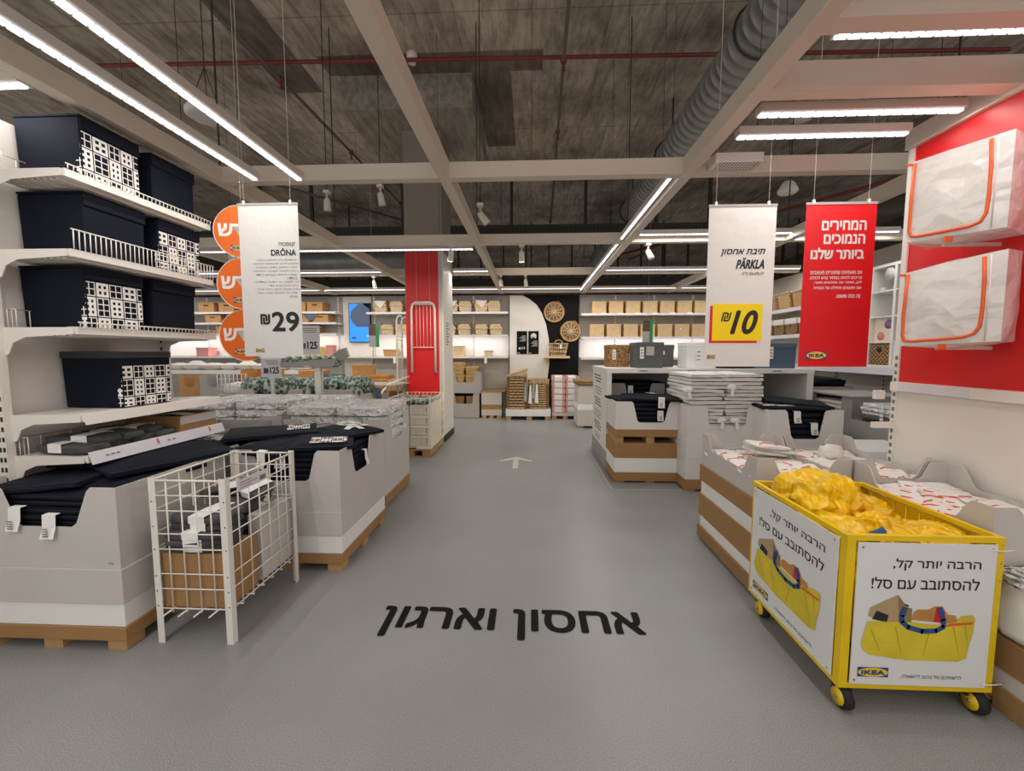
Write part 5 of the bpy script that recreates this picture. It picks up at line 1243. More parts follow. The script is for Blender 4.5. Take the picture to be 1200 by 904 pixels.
open_basket(-1.72, 1.40, .30, .24, 'pink-toned basket with handle on the lit far shelf right of the column', WICKER_L)
open_basket(-1.0, 1.40, .19, .13, 'small round basket on the lit far shelf beside the display wall', WICKER_L)
open_basket(-3.33, 1.40, .36, .16, 'low tan box on the lit far shelf left of the column', TAN)
for x, z, lab in ((-1.05, 1.3, 'small'), (-3.2, 1.3, 'white')):
    t = thing('shelf_tag', '%s paper tag hanging from the lit far shelf edge' % lab, 'tag', (x, 9.7, z - .04)); MB().box(x - .03, x + .03, 9.705, 9.712, z - .06, z + .06).build('tag', TAG, t)
# slatted boxes on the right bay
for row, (z, h, xs) in enumerate(((2.38, .27, [1.56 + i * .385 for i in range(8)]), (1.85, .28, [1.52 + i * .385 for i in range(8)]))):
    for i, x in enumerate(xs):
        t = thing('slatted_box', 'tan slatted box on the %s far right shelf, %s from the left' % ('top' if row == 0 else 'second', nth[i]), 'box', (x, 9.92, z), 0, 'tan slatted boxes on the far wall')
        MB().box(x - .16, x + .16, 9.76, 10.08, z + .002, z + h, 0, None, .0).build('box_body', BAMBOO, t, bevel=.006)
        MB().box(x - .162, x + .162, 9.757, 10.083, z + h, z + h + .012).build('rim', WOODL, t)
        if row == 1 and i in (5, ): MB().box(x - .05, x - .02, 9.752, 9.757, z + .16, z + .19).build('white_dot', WHITEB, t)
for i in range(8):
    x = 1.55 + i * .385; t = thing('shelf_tag', 'white price tag on the top far right shelf edge, %s from the left' % nth[i], 'tag', (x, 9.7, 2.34), 0, 'price tags on the far shelf'); MB().box(x + .05, x + .17, 9.705, 9.712, 2.345, 2.395).build('tag', TAG, t)
# far left bay boxes
def tan_box(x, y, z, w, d, h, label, mat=TAN, grp=None, rz=0, hole=True, lid=True):
    t = thing('tan_box', label, 'box', (x, y, z), rz, grp)
    mb = MB(); mb.box(-w / 2, w / 2, -d / 2, d / 2, .002, h); mb.build('box_body', mat, t, bevel=.01, w=False)
    if hole: mb = MB(); mb.box(-.06, .06, -d / 2 - .004, -d / 2 + .01, h * .66, h * .8); mb.build('grip_hole', SLOT, t, w=False)
    if lid: mb = MB(); mb.box(-w / 2 - .008, w / 2 + .008, -d / 2 - .008, d / 2 + .008, h - .02, h + .012); mb.build('rim', mat, t, w=False)
    return t
for row, (z, h, xs) in enumerate(((2.45, .22, (-7.75, -7.25, -6.7, -5.95, -5.55, -5.1)), (2.2, .18, (-7.6, -7.05, -5.95, -5.45, -4.98)), (1.94, .18, (-7.35, -6.9, -5.25)))):
    for i, x in enumerate(xs):
        tan_box(x, 9.93, z, .38 if row or i != 4 else .46, .34, h, 'tan box with grip hole on the %s far left shelf, %s from the left' % (('top', 'second', 'third')[row], nth[i]), TAN, 'tan boxes on the far left shelves')
for x, z, m, lab in ((-7.0, 2.2, WHITE_F, 'white'), (-5.2, 2.2, BLUE_B, 'blue')):
    t = thing('cloth_pennant', '%s triangular cloth hanging over a tan box on the far left shelf' % lab, 'cloth', (x - .02, 9.74, z)); mb = MB(); mb.poly([(x - .2, 9.735, z + .21), (x + .2, 9.735, z + .21), (x, 9.73, z + .02)], (0, .006, 0)); mb.build('cloth', m, t)
tan_box(-4.80, 9.9, 1.40, .16, .2, .26, 'narrow pink box on the lit far left shelf', PINKB, hole=False)
open_basket(-4.72 + .02, 1.40, .1, .1, 'tiny basket on the lit far left shelf', WICKER_L)
tan_box(-5.25, 9.9, 1.40, .5, .3, .22, 'pale yellow box on the lit far left shelf', YELB, hole=False)
tan_box(-7.9, 9.9, 1.40, .3, .3, .2, 'low pink woven box on the lit far left shelf', PINKB, hole=False)
# screen and green card
t = thing('wall_screen', 'bright blue wall screen with a dark speckled picture, far left of the column', 'screen', (-4.13, 10.0, 1.76))
MB().box(-4.40, -3.87, 10.02, 10.08, 1.74, 2.68).build('bezel', BLACK_P, t); MB().box(-4.385, -3.885, 10.015, 10.02, 1.755, 2.665).build('screen_blue', SCREEN, t)
mb = MB(); cx, cz = -3.885, 2.665
pts = [(-3.885, 10.0145, 2.11), (-3.885, 10.0145, 2.56), (-4.0, 10.0145, 2.64), (-4.15, 10.0145, 2.66), (-4.33, 10.0145, 2.5), (-4.37, 10.0145, 2.35), (-4.3, 10.0145, 2.2), (-4.2, 10.0145, 2.11)]
mb.flat(pts); mb.build('screen_picture', SCREEN_D, t)
mb = MB(); mb.flat([(-3.885, 10.014, 2.53), (-3.885, 10.014, 2.665), (-4.06, 10.014, 2.665), (-3.97, 10.014, 2.6)]); mb.build('screen_corner', BLACK_P, t)
mb = MB(); put_text(mb, 'IKEA', (0, 10.0145, 0), XP, ZP, (-4.33, -4.23, 1.83, 1.87), .08); mb.build('screen_text', INK, t)
def card(x, y, z0, z1, label, flip=False):
    t = thing('hanging_card', label, 'sign', (x, y, z0)); w = .1
    MB().box(x - .10, x + .04, y, y + .006, z0 + .22, z1).build('photo', BROWNP, t); MB().box(x - .10, x + .04, y, y + .006, z0, z0 + .218).build('grey_field', CARTON_G, t); MB().box(x + .041, x + .10, y - .01, y + .004, z0, z1 + .01).build('green_side', GREEN, t)
    MB().tube([(x, y, z1), (x, y, CE)], .002, 4).build('hanging_wire', WHITE_M, t)
card(-3.03, 8.0, 1.6, 2.04, 'green and brown hanging card in front of the far shelves, left of the column')
card(2.35, 8.6, 1.70, 2.14, 'green and brown hanging card before the slatted boxes, right of the aisle')

# display wall: black with a white quarter disc
dw = struct(MB().box(-.50, 1.13, 10.0, 10.15, 0, 2.84).build('trim_3', BLACK_P))
mb = MB(); pts = [(-.5, 9.997, .02)] 
for i in range(25):
    a = -.62 + (math.pi / 2 + .45) * i / 24 * 1.0
    x = -.62 + 1.06 * math.cos(a); z = 1.62 + 1.62 * math.sin(a)
    if z > 2.838 or x < -.5 or z < .02: continue
    pts.append((x, 9.997, z))
pts = [(-.5, 9.997, .02), (.20, 9.997, .02)] + pts[1:] + [(.16, 9.997, 2.838), (-.5, 9.997, 2.838)]
def dedupe(p):
    return p
mb.poly([(-.5, 9.997, .02), (.18, 9.997, .02), (.30, 9.997, .4), (.39, 9.997, .8), (.435, 9.997, 1.2), (.44, 9.997, 1.5), (.425, 9.997, 1.8), (.36, 9.997, 2.15), (.26, 9.997, 2.42), (.13, 9.997, 2.62), (-.05, 9.997, 2.76), (-.2, 9.997, 2.838), (-.5, 9.997, 2.838)], (0, .003, 0)); mb.build('white_disc', WHITE_P, dw)
for (x0, x1, lab, seed) in ((-.335, -.09, 'left', 1), (-.06, .185, 'right', 2)):
    t = thing('wall_poster', 'narrow black poster on the white part of the display wall, %s one' % lab, 'poster', ((x0 + x1) / 2, 9.99, 1.45), 0, 'black posters')
    MB().box(x0, x1, 9.985, 9.997, 1.455, 2.0).build('board', BLACK_P, t)
    mb = MB()
    for i in range(6): mb.box(x1 - .03 - .09 - .06 * ((i * 7) % 3) / 2, x1 - .03, 9.983, 9.985, (1.88 if seed == 1 else 1.76) - i * .024, (1.892 if seed == 1 else 1.772) - i * .024)
    mb.build('small_print', GREY_P, t)
    if seed == 1:
        put = MB(); put_text(put, '₪119', (0, 9.985, 0), XP, ZP, (x0 + .05, x1 - .05, 1.57, 1.625), .05); put.build('price', PAPER, t)
    else:
        mb = MB(); mb.lathe([(.07, -.001), (.07, .001)], ((x0 + x1) / 2 + .0, 9.984, 1.88), 24, 0, 'Y'); mb.build('white_circle', PAPER, t)
        mb = MB(); mb.lathe([(.03, -.0015), (.03, .0015)], ((x0 + x1) / 2, 9.983, 1.83), 16, 0, 'Y'); mb.build('dark_circle', BLACK_P, t)
    mb = MB(); put_text(mb, 'IKEA', (0, 9.985, 0), XP, ZP, (x0 + .015, x0 + .075, 1.47, 1.492), .05); mb.build('logo', PAPER, t)
def wicker_tray(x, z, r, label):
    t = thing('wicker_tray', label, 'tray', (x, 9.95, z - r), 0, 'round wicker trays on the display wall')
    mb = MB(); mb.lathe([(r * .9, .0), (r * .9, -.02)], (x, 9.985, z), 28, 0, 'Y'); mb.build('woven_base', TRAYW, t)
    mb = MB()
    for q in (.99, .93, .87): mb.tube([(x + r * q * math.cos(a), 9.955 - .02 * (q - .8), z + r * q * math.sin(a)) for a in [i * math.pi / 16 for i in range(32)]], .012, 5, closed=True)
    mb.build('braided_rim', WICKER, t)
    mb = MB()
    for q in range(6): a = q * math.pi / 6 + .4; mb.tube([(x + r * .85 * math.cos(a), 9.955, z + r * .85 * math.sin(a)), (x - r * .85 * math.cos(a), 9.955, z - r * .85 * math.sin(a))], .010, 5)
    for q in (.3, .5, .7): mb.tube([(x + r * q * math.cos(a), 9.957, z + r * q * math.sin(a)) for a in [i * math.pi / 12 for i in range(24)]], .007, 4, closed=True)
    mb.build('spokes', WICKER_L, t)
    s = 1; mb = MB(); mb.tube([(x + r * 1.0 * math.cos(a0), 9.94, z + r * 1.0 * math.sin(a0) + .03 * math.sin((a0 - .7) * 4)) for a0 in (.7, .9, 1.1, 1.3)], .01, 5); mb.build('handle', WICKER_D, t)
wicker_tray(.545, 2.44, .235, 'round wicker tray high on the black display wall, upper left one'); wicker_tray(.93, 1.99, .235, 'round wicker tray on the black display wall, lower right one')
t = thing('wall_shelf', 'short light wooden shelf on the black display wall', 'shelf', (.62, 9.85, 1.37)); MB().box(.30, .9, 9.70, 9.997, 1.36, 1.41).build('board', WOODL, t, bevel=.003); MB().box(.35, .37, 9.9, 9.997, 1.25, 1.36).build('bracket', WOODL, t)
t = thing('wicker_basket', 'open wicker basket with handle on the short wooden shelf', 'basket', (.64, 9.85, 1.412))
mb = MB()
for i in range(26):
    a = 2 * math.pi * i / 26; r0 = .17; mb.tube([(.64 + r0 * math.cos(a), 9.85 + .11 * math.sin(a), 1.42), (.64 + r0 * 1.3 * math.cos(a + .1), 9.85 + .13 * math.sin(a + .1), 1.70)], .008, 5)
for z, q in ((1.425, 1), (1.51, 1.1), (1.60, 1.2), (1.70, 1.32)): mb.tube([(.64 + .172 * q * math.cos(a), 9.85 + .112 * q * math.sin(a), z) for a in [i * math.pi / 12 for i in range(24)]], .012, 5, closed=True)
mb.build('basket_body', WICKER_L, t); mb = MB(); mb.tube([(.64 + .09 * math.cos(a), 9.72, 1.70 + .08 * math.sin(a)) for a in [i * math.pi / 8 for i in range(9)]], .012, 6); mb.build('handle', WICKER, t)
MB().box(.66, .71, 9.69, 9.695, 1.58, 1.68).build('paper_tag', TAG, t)

# floor displays along the far wall
def cut_bin(x0, x1, y0, y1, z0, z1, name, lab, floor):
    return display_bin('grey_bin', lab, x0, x1, y0, y1, [], (z0, z1), {'f': ((x1 - x0) / 2, (x1 - x0) * .62, (x1 - x0) * .52, z1 - .24), 'b': None}, floor, 'grey far bins', pallet=False, tray=CARTON_G, base_z=z0)
cut_bin(-1.86, -1.17, 9.4, 10.05, 0.01, .57, 'grey_bin', 'grey cut-out bin on the floor by the far wall, lower of two', .28)
cut_bin(-1.86, -1.12, 9.4, 10.05, .572, 1.06, 'grey_bin', 'grey cut-out bin by the far wall, upper of two, with baskets', .72)
for i in range(9):
    x = -1.66 + .26 * (i % 3 > 1); 
for c, x in enumerate((-1.66, -1.34)):
    for i in range(6 - c):
        t = thing('nested_tray', 'flat tan woven tray in the upper grey far bin, %s in the %s pile' % (nth[i], ('left', 'right')[c]), 'tray', (x, 9.66, .722 + i * .09), 0, 'woven trays in the far bin'); MB().box(x - .145, x + .145, 9.46, 9.9, .723 + i * .09, .808 + i * .09, rot=R(rnd.uniform(-4, 4)), taper=.012).build('tray', WICKER, t, bevel=.012)
    t = thing('nested_tray', 'flat tan woven tray in the lower grey far bin, %s one' % ('left', 'right')[c], 'tray', (x, 9.66, .282), 0, 'woven trays in the lower far bin'); MB().box(x - .14, x + .14, 9.46, 9.9, .283, .50, taper=.012).build('tray', WICKER_D, t, bevel=.012)
display_bin('low_carton', 'low white carton with brown band on a pallet by the far wall', -1.12, -.66, 9.42, 10.0, [(.06, .2, CARTON_W, 0), (.2, .31, CARTON_B, .0), (.31, .55, CARTON_W, 0)], (.55, .60), {}, .59, None)
t = thing('cardboard_sheet', 'brown cardboard sheet lying on the low white carton by the far wall', 'cardboard', (-.88, 9.7, .602)); MB().box(-1.14, -.58, 9.4, 10.02, .602, .625).build('sheet', CARTON_B, t)
# wicker hampers
t = thing('pallet', 'white edged pallet carrying the wicker hampers at the far wall', 'pallet', (-.05, 9.5, 0))
mb = MB(); mb.box(-.55, .44, 9.15, 9.95, .09, .235); mb.build('white_edge', WHITEB, t)
for x in (-.49, -.03, .38): MB().box(x - .06, x + .06, 9.17, 9.9, 0, .09).build('pallet_block', WOOD, t)
def hamper(x0, x1, y0, y1, z, h, label, slant=0):
    t = thing('wicker_hamper', label, 'hamper', ((x0 + x1) / 2, (y0 + y1) / 2, z), 0, 'wicker hampers on the pallet')
    MB().box(x0, x1, y0, y1, z + .002, z + h - .08, 0, None, .015).build('hamper_body', TRAYW, t, bevel=.02)
    mb = MB(); cx, cy = (x0 + x1) / 2, (y0 + y1) / 2
    P = lambda a: (cx + math.copysign(abs(math.cos(a)) ** .5, math.cos(a)) * (x1 - x0) * .51, cy + math.copysign(abs(math.sin(a)) ** .5, math.sin(a)) * (y1 - y0) * .51)
    for i in range(36):
        a = 2 * math.pi * i / 36; q = P(a); q2 = P(a + .12); mb.tube([(q[0], q[1], z + h - .1), (q2[0], q2[1], z + h + slant * (q2[0] - cx))], .009, 4)
    mb.build('lattice', WICKER_L, t)
    mb = MB()
    mb.tube([P(a) + (z + h + slant * (P(a)[0] - cx),) for a in [i * math.pi / 16 for i in range(32)]], .02, 6, closed=True); mb.build('braided_rim', WICKER, t)
    for k in range(11):
        zz = z + .03 + k * (h - .1) / 11
        MB().tube([P(a) + (zz,) for a in [i * math.pi / 16 for i in range(32)]], .013, 5, closed=True).build('woven_band', WICKER_L, t)
hamper(-.53, -.09, 9.22, 9.72, .236, .80, 'tall wicker hamper with slanted top on the far pallet, left', .35)
hamper(-.05, .40, 9.25, 9.75, .236, .64, 'wicker hamper on the far pallet, right')
for i, (x, z) in enumerate(((-.13, .55), (-.02, .5), (.05, .62), (.12, .52))):
    t = thing('paper_tag', 'dangling grey white tag between the wicker hampers, %s from the left' % nth[i], 'tag', (x, 9.17, .3), 0, 'tags on the hampers'); MB().poly([(x, 9.19, z + .28), (x + .03, 9.19, z + .28), (x + .05, 9.18, z - .15), (x - .03, 9.18, z - .12)], (0, .012, 0)).build('tag', TAG if i % 2 else CARTON_G, t)
# striped packages
t = thing('pallet', 'white wooden pallet under the red striped packages at the far wall', 'pallet', (.78, 9.6, 0)); mb = MB()
mb.box(.48, 1.08, 9.35, 9.95, .07, .14); mb.build('deck', CARTON_W, t)
for x in (.53, .78, 1.03): MB().box(x - .05, x + .05, 9.36, 9.94, 0, .07).build('pallet_block', WOOD, t)
for i in range(6):
    for c in range(2):
        x = .63 + c * .30; z = .142 + i * .138
        t = thing('striped_package', 'red striped white package, %s row from below, %s column, at the far wall' % (nth[i], ('left', 'right')[c]), 'package', (x, 9.6, z), 0, 'red striped packages'); mb = MB(); mb.box(x - .146, x + .146, 9.38, 9.9, z, z + .134); mb.build('package', WHITE_F, t, bevel=.03)
        for q in (-.12, .1): MB().box(x + q - .022, x + q + .022, 9.374, 9.90, z + .004, z + .136).build('red_band', STRIPE if False else PINKB, t)

# ---------------------------------------------------------------- left middle: wrapped stacks, leaf print bags, tables
def wrapped_pack(x, y, z, w, d, h, label, grp, rz=0):
    t = thing('wrapped_pack', label, 'pack', (x, y, z), 0, grp); t.rotation_euler.z = rz
    mb = MB(); mb.blob((0, 0, h / 2), (w / 2, d / 2, h / 2), .07, 2.6, .3, 4, seed=rnd.randint(0, 60)); mb.build('clear_wrap', PLASTIC, t, w=False); return t
display_bin('white_bin', 'white cardboard bin of clear-wrapped packs in the left aisle, beside the aisle', -2.36, -1.39, 3.86, 4.66, [(.02, .12, CARTON_B, .004), (.12, .42, CARTON_W, 0)], (.421, .86), {'f': (.47, .62, .46, .62), 'b': (.47, .5, .4, .62), 'r': (.4, .44, .3, .62)}, .55, 'white bins of wrapped packs')
for c, x in enumerate((-2.115, -1.635)):
    for i in range(5): wrapped_pack(x + rnd.uniform(-.01, .01), 4.26, .552 + i * .084, .47 + (.03 if i > 3 else 0), .74 + (.06 if i > 3 else 0), .088, 'clear-wrapped pack in the aisle side bin, %s in the %s pile' % (['lowest', 'second', 'middle', 'fourth', 'topmost'][i], ('left', 'right')[c]), 'wrapped packs in the aisle side bin', R(rnd.uniform(-2, 2)))
display_bin('white_bin', 'white cardboard bin of clear-wrapped packs behind the shelving end', -3.55, -2.5, 4.05, 4.95, [(.02, .12, CARTON_B, .004), (.12, .42, CARTON_W, 0)], (.421, .86), {'f': (.52, .62, .46, .62), 'r': (.4, .5, .36, .62)}, .6, 'white bins of wrapped packs')
for c, x in enumerate((-3.29, -2.77)):
    for i in range(5): wrapped_pack(x + rnd.uniform(-.01, .01), 4.5, .602 + i * .078, .51, .86, .083, 'clear-wrapped pack behind the shelving end, %s in the %s pile' % (['lowest', 'second', 'middle', 'fourth', 'topmost'][i], ('left', 'right')[c]), 'wrapped packs in the rear left bin', R(rnd.uniform(-2, 2)))
display_bin('white_bin', 'white cardboard bin of clear-wrapped packs farther back beside the leaf print bags', -3.3, -2.3, 5.02, 5.5, [(.02, .42, CARTON_W, 0)], (.421, .84), {'f': (.5, .62, .46, .62)}, .66, 'white bins of wrapped packs')
for c, x in enumerate((-3.05, -2.56)):
    for i in range(3): wrapped_pack(x, 5.26, .662 + i * .09, .48, .46, .095, 'clear-wrapped pack in the farther white bin, %s in the %s pile' % (['lowest', 'middle', 'topmost'][i], ('left', 'right')[c]), 'wrapped packs in the farther bin', R(rnd.uniform(-2, 2)))
# grey rounded tab bin between the shelving and the packs
display_bin('grey_bin', 'grey bin with rounded flap between the shelving end and the wrapped packs', -2.98, -2.45, 3.5, 3.82, [(.0, .6, CARTON_G, 0)], (.601, .86), {}, .8, None, pallet=False, tray=CARTON_G)
# leaf print rolled bags
display_bin('leaf_bin', 'white bin heaped with green leaf print bags, left one', -4.1, -3.2, 5.7, 6.4, [(.0, .5, CARTON_W, 0)], (.501, .98), {'f': (.45, .5, .36, .74)}, .78, 'bins of leaf print bags', pallet=False)
display_bin('leaf_bin', 'white bin heaped with green leaf print bags, right one', -3.15, -2.42, 5.7, 6.4, [(.0, .5, CARTON_W, 0)], (.501, .98), {'f': (.16, .2, .12, .74)}, .78, 'bins of leaf print bags', pallet=False)
k = 0
for i in range(5):
    for j in range(4):
        x = -4.0 + i * .36; y = 5.83 + j * .15
        if -3.25 < x < -3.08: x -= .1
        k += 1
        t = thing('leaf_print_bag', 'rolled leaf print bag heaped in the bins behind the wrapped packs', 'bag', (x, y, .84), 0, 'rolled leaf print bags')
        mb = MB(); mb.blob((x, y, .98 + .03 * rnd.random()), (.17, .09, .13), .25, 2.2, .8, 3, seed=k, rot=rnd.uniform(-.6, .6)); mb.build('rolled_bag', LEAFY, t)
# price posts
def post_sign(x, y, z0, z1, w, label, price='₪125', zb=0):
    t = thing('post_sign', label, 'sign', (x, y, zb))
    MB().box(x - w / 2, x + w / 2, y - .012, y - .004, z0, z1).build('board', LABELP, t)
    MB().box(x - .02, x + .02, y - .004, y + .03, zb + .015, z0 + .08).build('post', WHITE_M, t); MB().lathe([(.1 if zb else .14, 0), (.1 if zb else .14, .012), (.03, .02)], (x, y + .012, zb), 20).build('foot', WHITE_M, t)
    text(price, (0, y - .012, 0), XP, ZP, (x - w * .36, x + w * .38, z0 + (z1 - z0) * .2, z0 + (z1 - z0) * .2 + w * .3), INK, t, 'price', .04)
    mb = MB()
    for i in range(3): mb.box(x - w * .3 + .02 * i, x + w * .38, y - .0132, y - .012, z1 - .04 - i * .024, z1 - .032 - i * .024)
    mb.build('small_print', INK_G, t)
post_sign(-3.55, 5.58, 1.16, 1.42, .28, 'small grey price sign 125 on a thin post before the leaf print bags')
post_sign(-2.97, 5.5, 1.47, 1.85, .31, 'tall grey price sign 125 right of the hanging white sign', zb=1.305)
t = thing('display_stand', 'white post stand with a tray of leaf print bags above the wrapped packs', 'stand', (-2.88, 5.55, 0))
MB().box(-2.92, -2.84, 5.52, 5.60, .02, 1.33).build('post', WHITE_M, t); MB().lathe([(.1, 0), (.1, .015), (.05, .025)], (-2.88, 5.58, 0), 20).build('foot', WHITE_M, t)
mb = MB(); mb.poly([(-3.32, 5.42, 1.30), (-2.62, 5.42, 1.30), (-2.56, 5.42, 1.42), (-3.34, 5.42, 1.36)], (0, .006, 0)); mb.box(-3.32, -2.6, 5.42, 5.62, 1.298, 1.304); mb.poly([(-3.32, 5.61, 1.30), (-2.62, 5.61, 1.30), (-2.56, 5.61, 1.42), (-3.34, 5.61, 1.36)], (0, .006, 0)); mb.build('tray', CARTON_G, t)
for i in range(5):
    t = thing('leaf_print_bag', 'grey leaf print bag lying in the tray of the post stand, %s from the left' % nth[i], 'bag', (-3.2 + i * .135, 5.52, 1.306), 0, 'bags in the stand tray'); mb = MB(); mb.blob((-3.2 + i * .135, 5.52, 1.375), (.085, .08, .07), .2, 2.4, .7, 3, seed=i + 40); mb.build('rolled_bag', LEAFY, t)
t = thing('checked_bag', 'grey checked bag leaning at the right end of the stand tray', 'bag', (-2.55, 5.5, 1.31)); mb = MB(); mb.poly([(-2.72, 5.47, 1.42), (-2.52, 5.47, 1.38), (-2.42, 5.47, 1.44), (-2.46, 5.47, 1.56), (-2.56, 5.47, 1.53)], (0, .05, .01)); mb.build('bag', STRIPE if False else CARTON_G, t, bevel=.01)
# folding wire table
t = thing('folding_table', 'white folding frame table with crossed legs and a hanging sign sheet', 'table', (-2.6, 6.5, 0))
mb = MB(); mb.poly([(-3.12, 6.25, .985), (-2.15, 6.25, .985), (-1.98, 6.9, .985), (-2.98, 6.9, .985)], (0, 0, .02)); mb.build('table_top', GREY_P, t)
for a, b_ in (((-3.05, 6.27, .98), (-2.5, 6.27, .3)), ((-2.2, 6.27, .98), (-2.75, 6.27, .3)), ((-2.9, 6.88, .98), (-2.35, 6.88, .0)), ((-2.05, 6.88, .98), (-2.6, 6.88, .0)), ((-2.5, 6.27, .3), (-2.3, 6.27, .0)), ((-2.75, 6.27, .3), (-2.95, 6.27, .0))): MB().tube([a, b_], .016, 8).build('leg', WHITE_M, t)
MB().tube([(-2.2, 6.26, 1.0), (-1.98, 6.92, 1.12)], .014, 6).build('rail', WHITE_M, t); MB().box(-2.86, -2.42, 6.235, 6.242, .62, .97).build('sign_sheet', CARTON_W, t); MB().box(-3.0, -2.9, 6.24, 6.26, .62, .96).build('green_cloth', GREEN, t); MB().box(-2.36, -2.28, 6.24, 6.26, .62, .96).build('green_cloth', BLUE_B, t)
t = thing('textile_stack', 'grey green folded textiles hanging left of the folding table', 'textile', (-3.35, 6.6, .6))
for i in range(3): mb = MB(); mb.blob((-3.28 + i * .13, 6.5, .9), (.07, .12, .24), .12, 2, .5, 3, seed=i + 9); mb.build('textile', BLUE_B, t)
MB().box(-3.45, -2.9, 6.4, 6.65, .0, .66).build('carton', CARTON_G, t)
# tan boxes beyond
tb = thing('display_table', 'low grey display carton under the tan boxes left of the column', 'table', (-3.1, 7.9, 0)); MB().box(-4.4, -2.2, 7.4, 8.3, 0, .76).build('carton', CARTON_G, tb)
for (x, y, z, w, d, h, m, lab, rz) in ((-3.35, 7.7, .762, .52, .4, .26, TAN, 'open tan box on the grey display carton, left of a lying tray', .05), (-2.88, 7.7, .762, .36, .36, .22, TAN_O, 'orange tan box with rim on the display carton, middle', 0), (-2.46, 7.7, .762, .40, .36, .22, TAN_O, 'orange tan box with rim on the display carton, right', -.04),
        (-3.75, 7.8, .762, .30, .36, .3, TAN_O, 'upright tan box on the display carton, left', .1), (-4.12, 7.8, .762, .40, .4, .38, TAN_O, 'tall tan box on the display carton, far left', 0), (-3.25, 8.05, .762, .42, .3, .48, TAN, 'tilted tan box behind the others on the display carton', .3)):
    tan_box(x, y, z, w, d, h, lab, m, 'tan boxes on the grey display carton', rz, hole=False)
t = thing('woven_tray', 'flat orange tan tray lying across the tan boxes', 'tray', (-3.05, 7.75, 1.03)); MB().box(-3.3, -2.72, 7.92, 8.25, .985, 1.06).build('tray', TAN_O, t, bevel=.02)
t = thing('carton_stack', 'two tan storage boxes stacked beside the white pole, upper lid closed', 'box', (-2.2, 7.3, 0))
MB().box(-2.44, -2.08, 7.06, 7.36, 0, .80).build('box_body', TAN, t, bevel=.01); MB().box(-2.45, -2.07, 7.05, 7.37, .802, 1.03).build('upper_box', BAMBOO, t, bevel=.04); MB().box(-2.3, -2.22, 7.045, 7.05, .6, .74).build('label', TAG, t)
for (x, y, w, h, m, lab) in ((-4.9, 7.2, .5, 1.18, TAN_O, 'tan box pile far left behind the leaf print bags, right'), (-5.5, 7.0, .5, 1.1, CARTON_G, 'grey cut-out carton far left below the white basket shelf'), (-6.1, 7.2, .4, 1.08, TAN, 'tan box pile at the far left edge under the shelf')):
    display_bin('far_bin', lab, x - w / 2, x + w / 2, y, y + .5, [(0, h * .6, m, 0)], (h * .6, h), {'f': (w / 2, w * .5, w * .36, h - .2)}, h * .65, None, pallet=False, tray=m)
t = thing('wire_crate', 'small white wire crate with cloth far left beside the grey carton', 'crate', (-5.0, 6.9, 0)); mb = MB()
for i in range(8):
    for (p, q) in (((-5.2 + i * .07, 6.7, .8), (-5.2 + i * .07, 6.7, 1.15)),): mb.tube([p, q], .006, 4)
for i in range(5): mb.tube([(-5.2, 6.7, .8 + i * .085), (-4.71, 6.7, .8 + i * .085)], .006, 4)
mb.build('wire_grid', WHITE_M, t); MB().box(-5.2, -4.71, 6.72, 7.1, 0, .79).build('carton', CARTON_G, t); mb = MB(); mb.blob((-4.95, 6.9, .88), (.22, .15, .1), .3, 2, .7, 3, seed=77); mb.build('cloth', WHITE_F, t)
# far left table shelf with white woven dishes
t = thing('dish_shelf', 'long white shelf of pale baskets with bright front edge at the far left', 'shelf', (-6.6, 8.6, 0))
MB().box(-9.2, -4.5, 8.45, 9.0, 1.08, 1.12).build('board', WHITE_M, t); MB().box(-9.2, -4.5, 8.43, 8.45, 1.05, 1.13).build('front_edge', WHITEB, t)
for x in (-9.1, -6.9, -4.6): MB().box(x - .03, x + .03, 8.5, 8.95, 0, 1.08).build('leg', WHITE_M, t)
for i in range(11):
    x = -8.7 + i * .38
    t = thing('pale_dish', 'pale woven dish lying on the far left white shelf, %s from the left' % (nth + ['ninth', 'tenth', 'eleventh'])[i], 'basket', (x, 8.7, 1.122), 0, 'pale dishes on the far left shelf')
    r = .2 + .04 * (i % 3); mb = MB(); mb.lathe([(r * .5, 0), (r * .95, .04 + .02 * (i % 2)), (r, .1), (r * .8, .12), (r * .3, .15 + .05 * (i % 3 == 1))], (x, 8.7, 1.123), 16); mb.build('dish', IVORY if i % 2 else WHITE_F, t)
    MB().tube([(x + r * math.cos(a), 8.7 + r * math.sin(a), 1.225) for a in [q * math.pi / 10 for q in range(20)]], .012, 5, closed=True).build('rim', WHITE_F, t)
# clothes rail pole
t = thing('clothes_rack', 'white tubular rack with bent top standing left of the red column', 'rack', (-2.14, 7.0, 0))
for y in (6.72, 7.0): MB().tube([(-2.17, y, 0), (-2.17, y, 2.02), (-2.15, y, 2.07), (-2.11, y, 2.09), (-2.09, y, 2.07)], .016, 8).build('pole', WHITE_M, t)
mb = MB()
for i in range(16): mb.tube([(-2.165, 6.72, 1.2 + i * .05), (-2.165, 7.0, 1.2 + i * .05)], .004, 4)
for i in range(6): mb.tube([(-2.165, 6.73 + i * .05, 1.2), (-2.165, 6.73 + i * .05, 1.95)], .004, 4)
mb.build('wire_grid', WHITE_M, t)
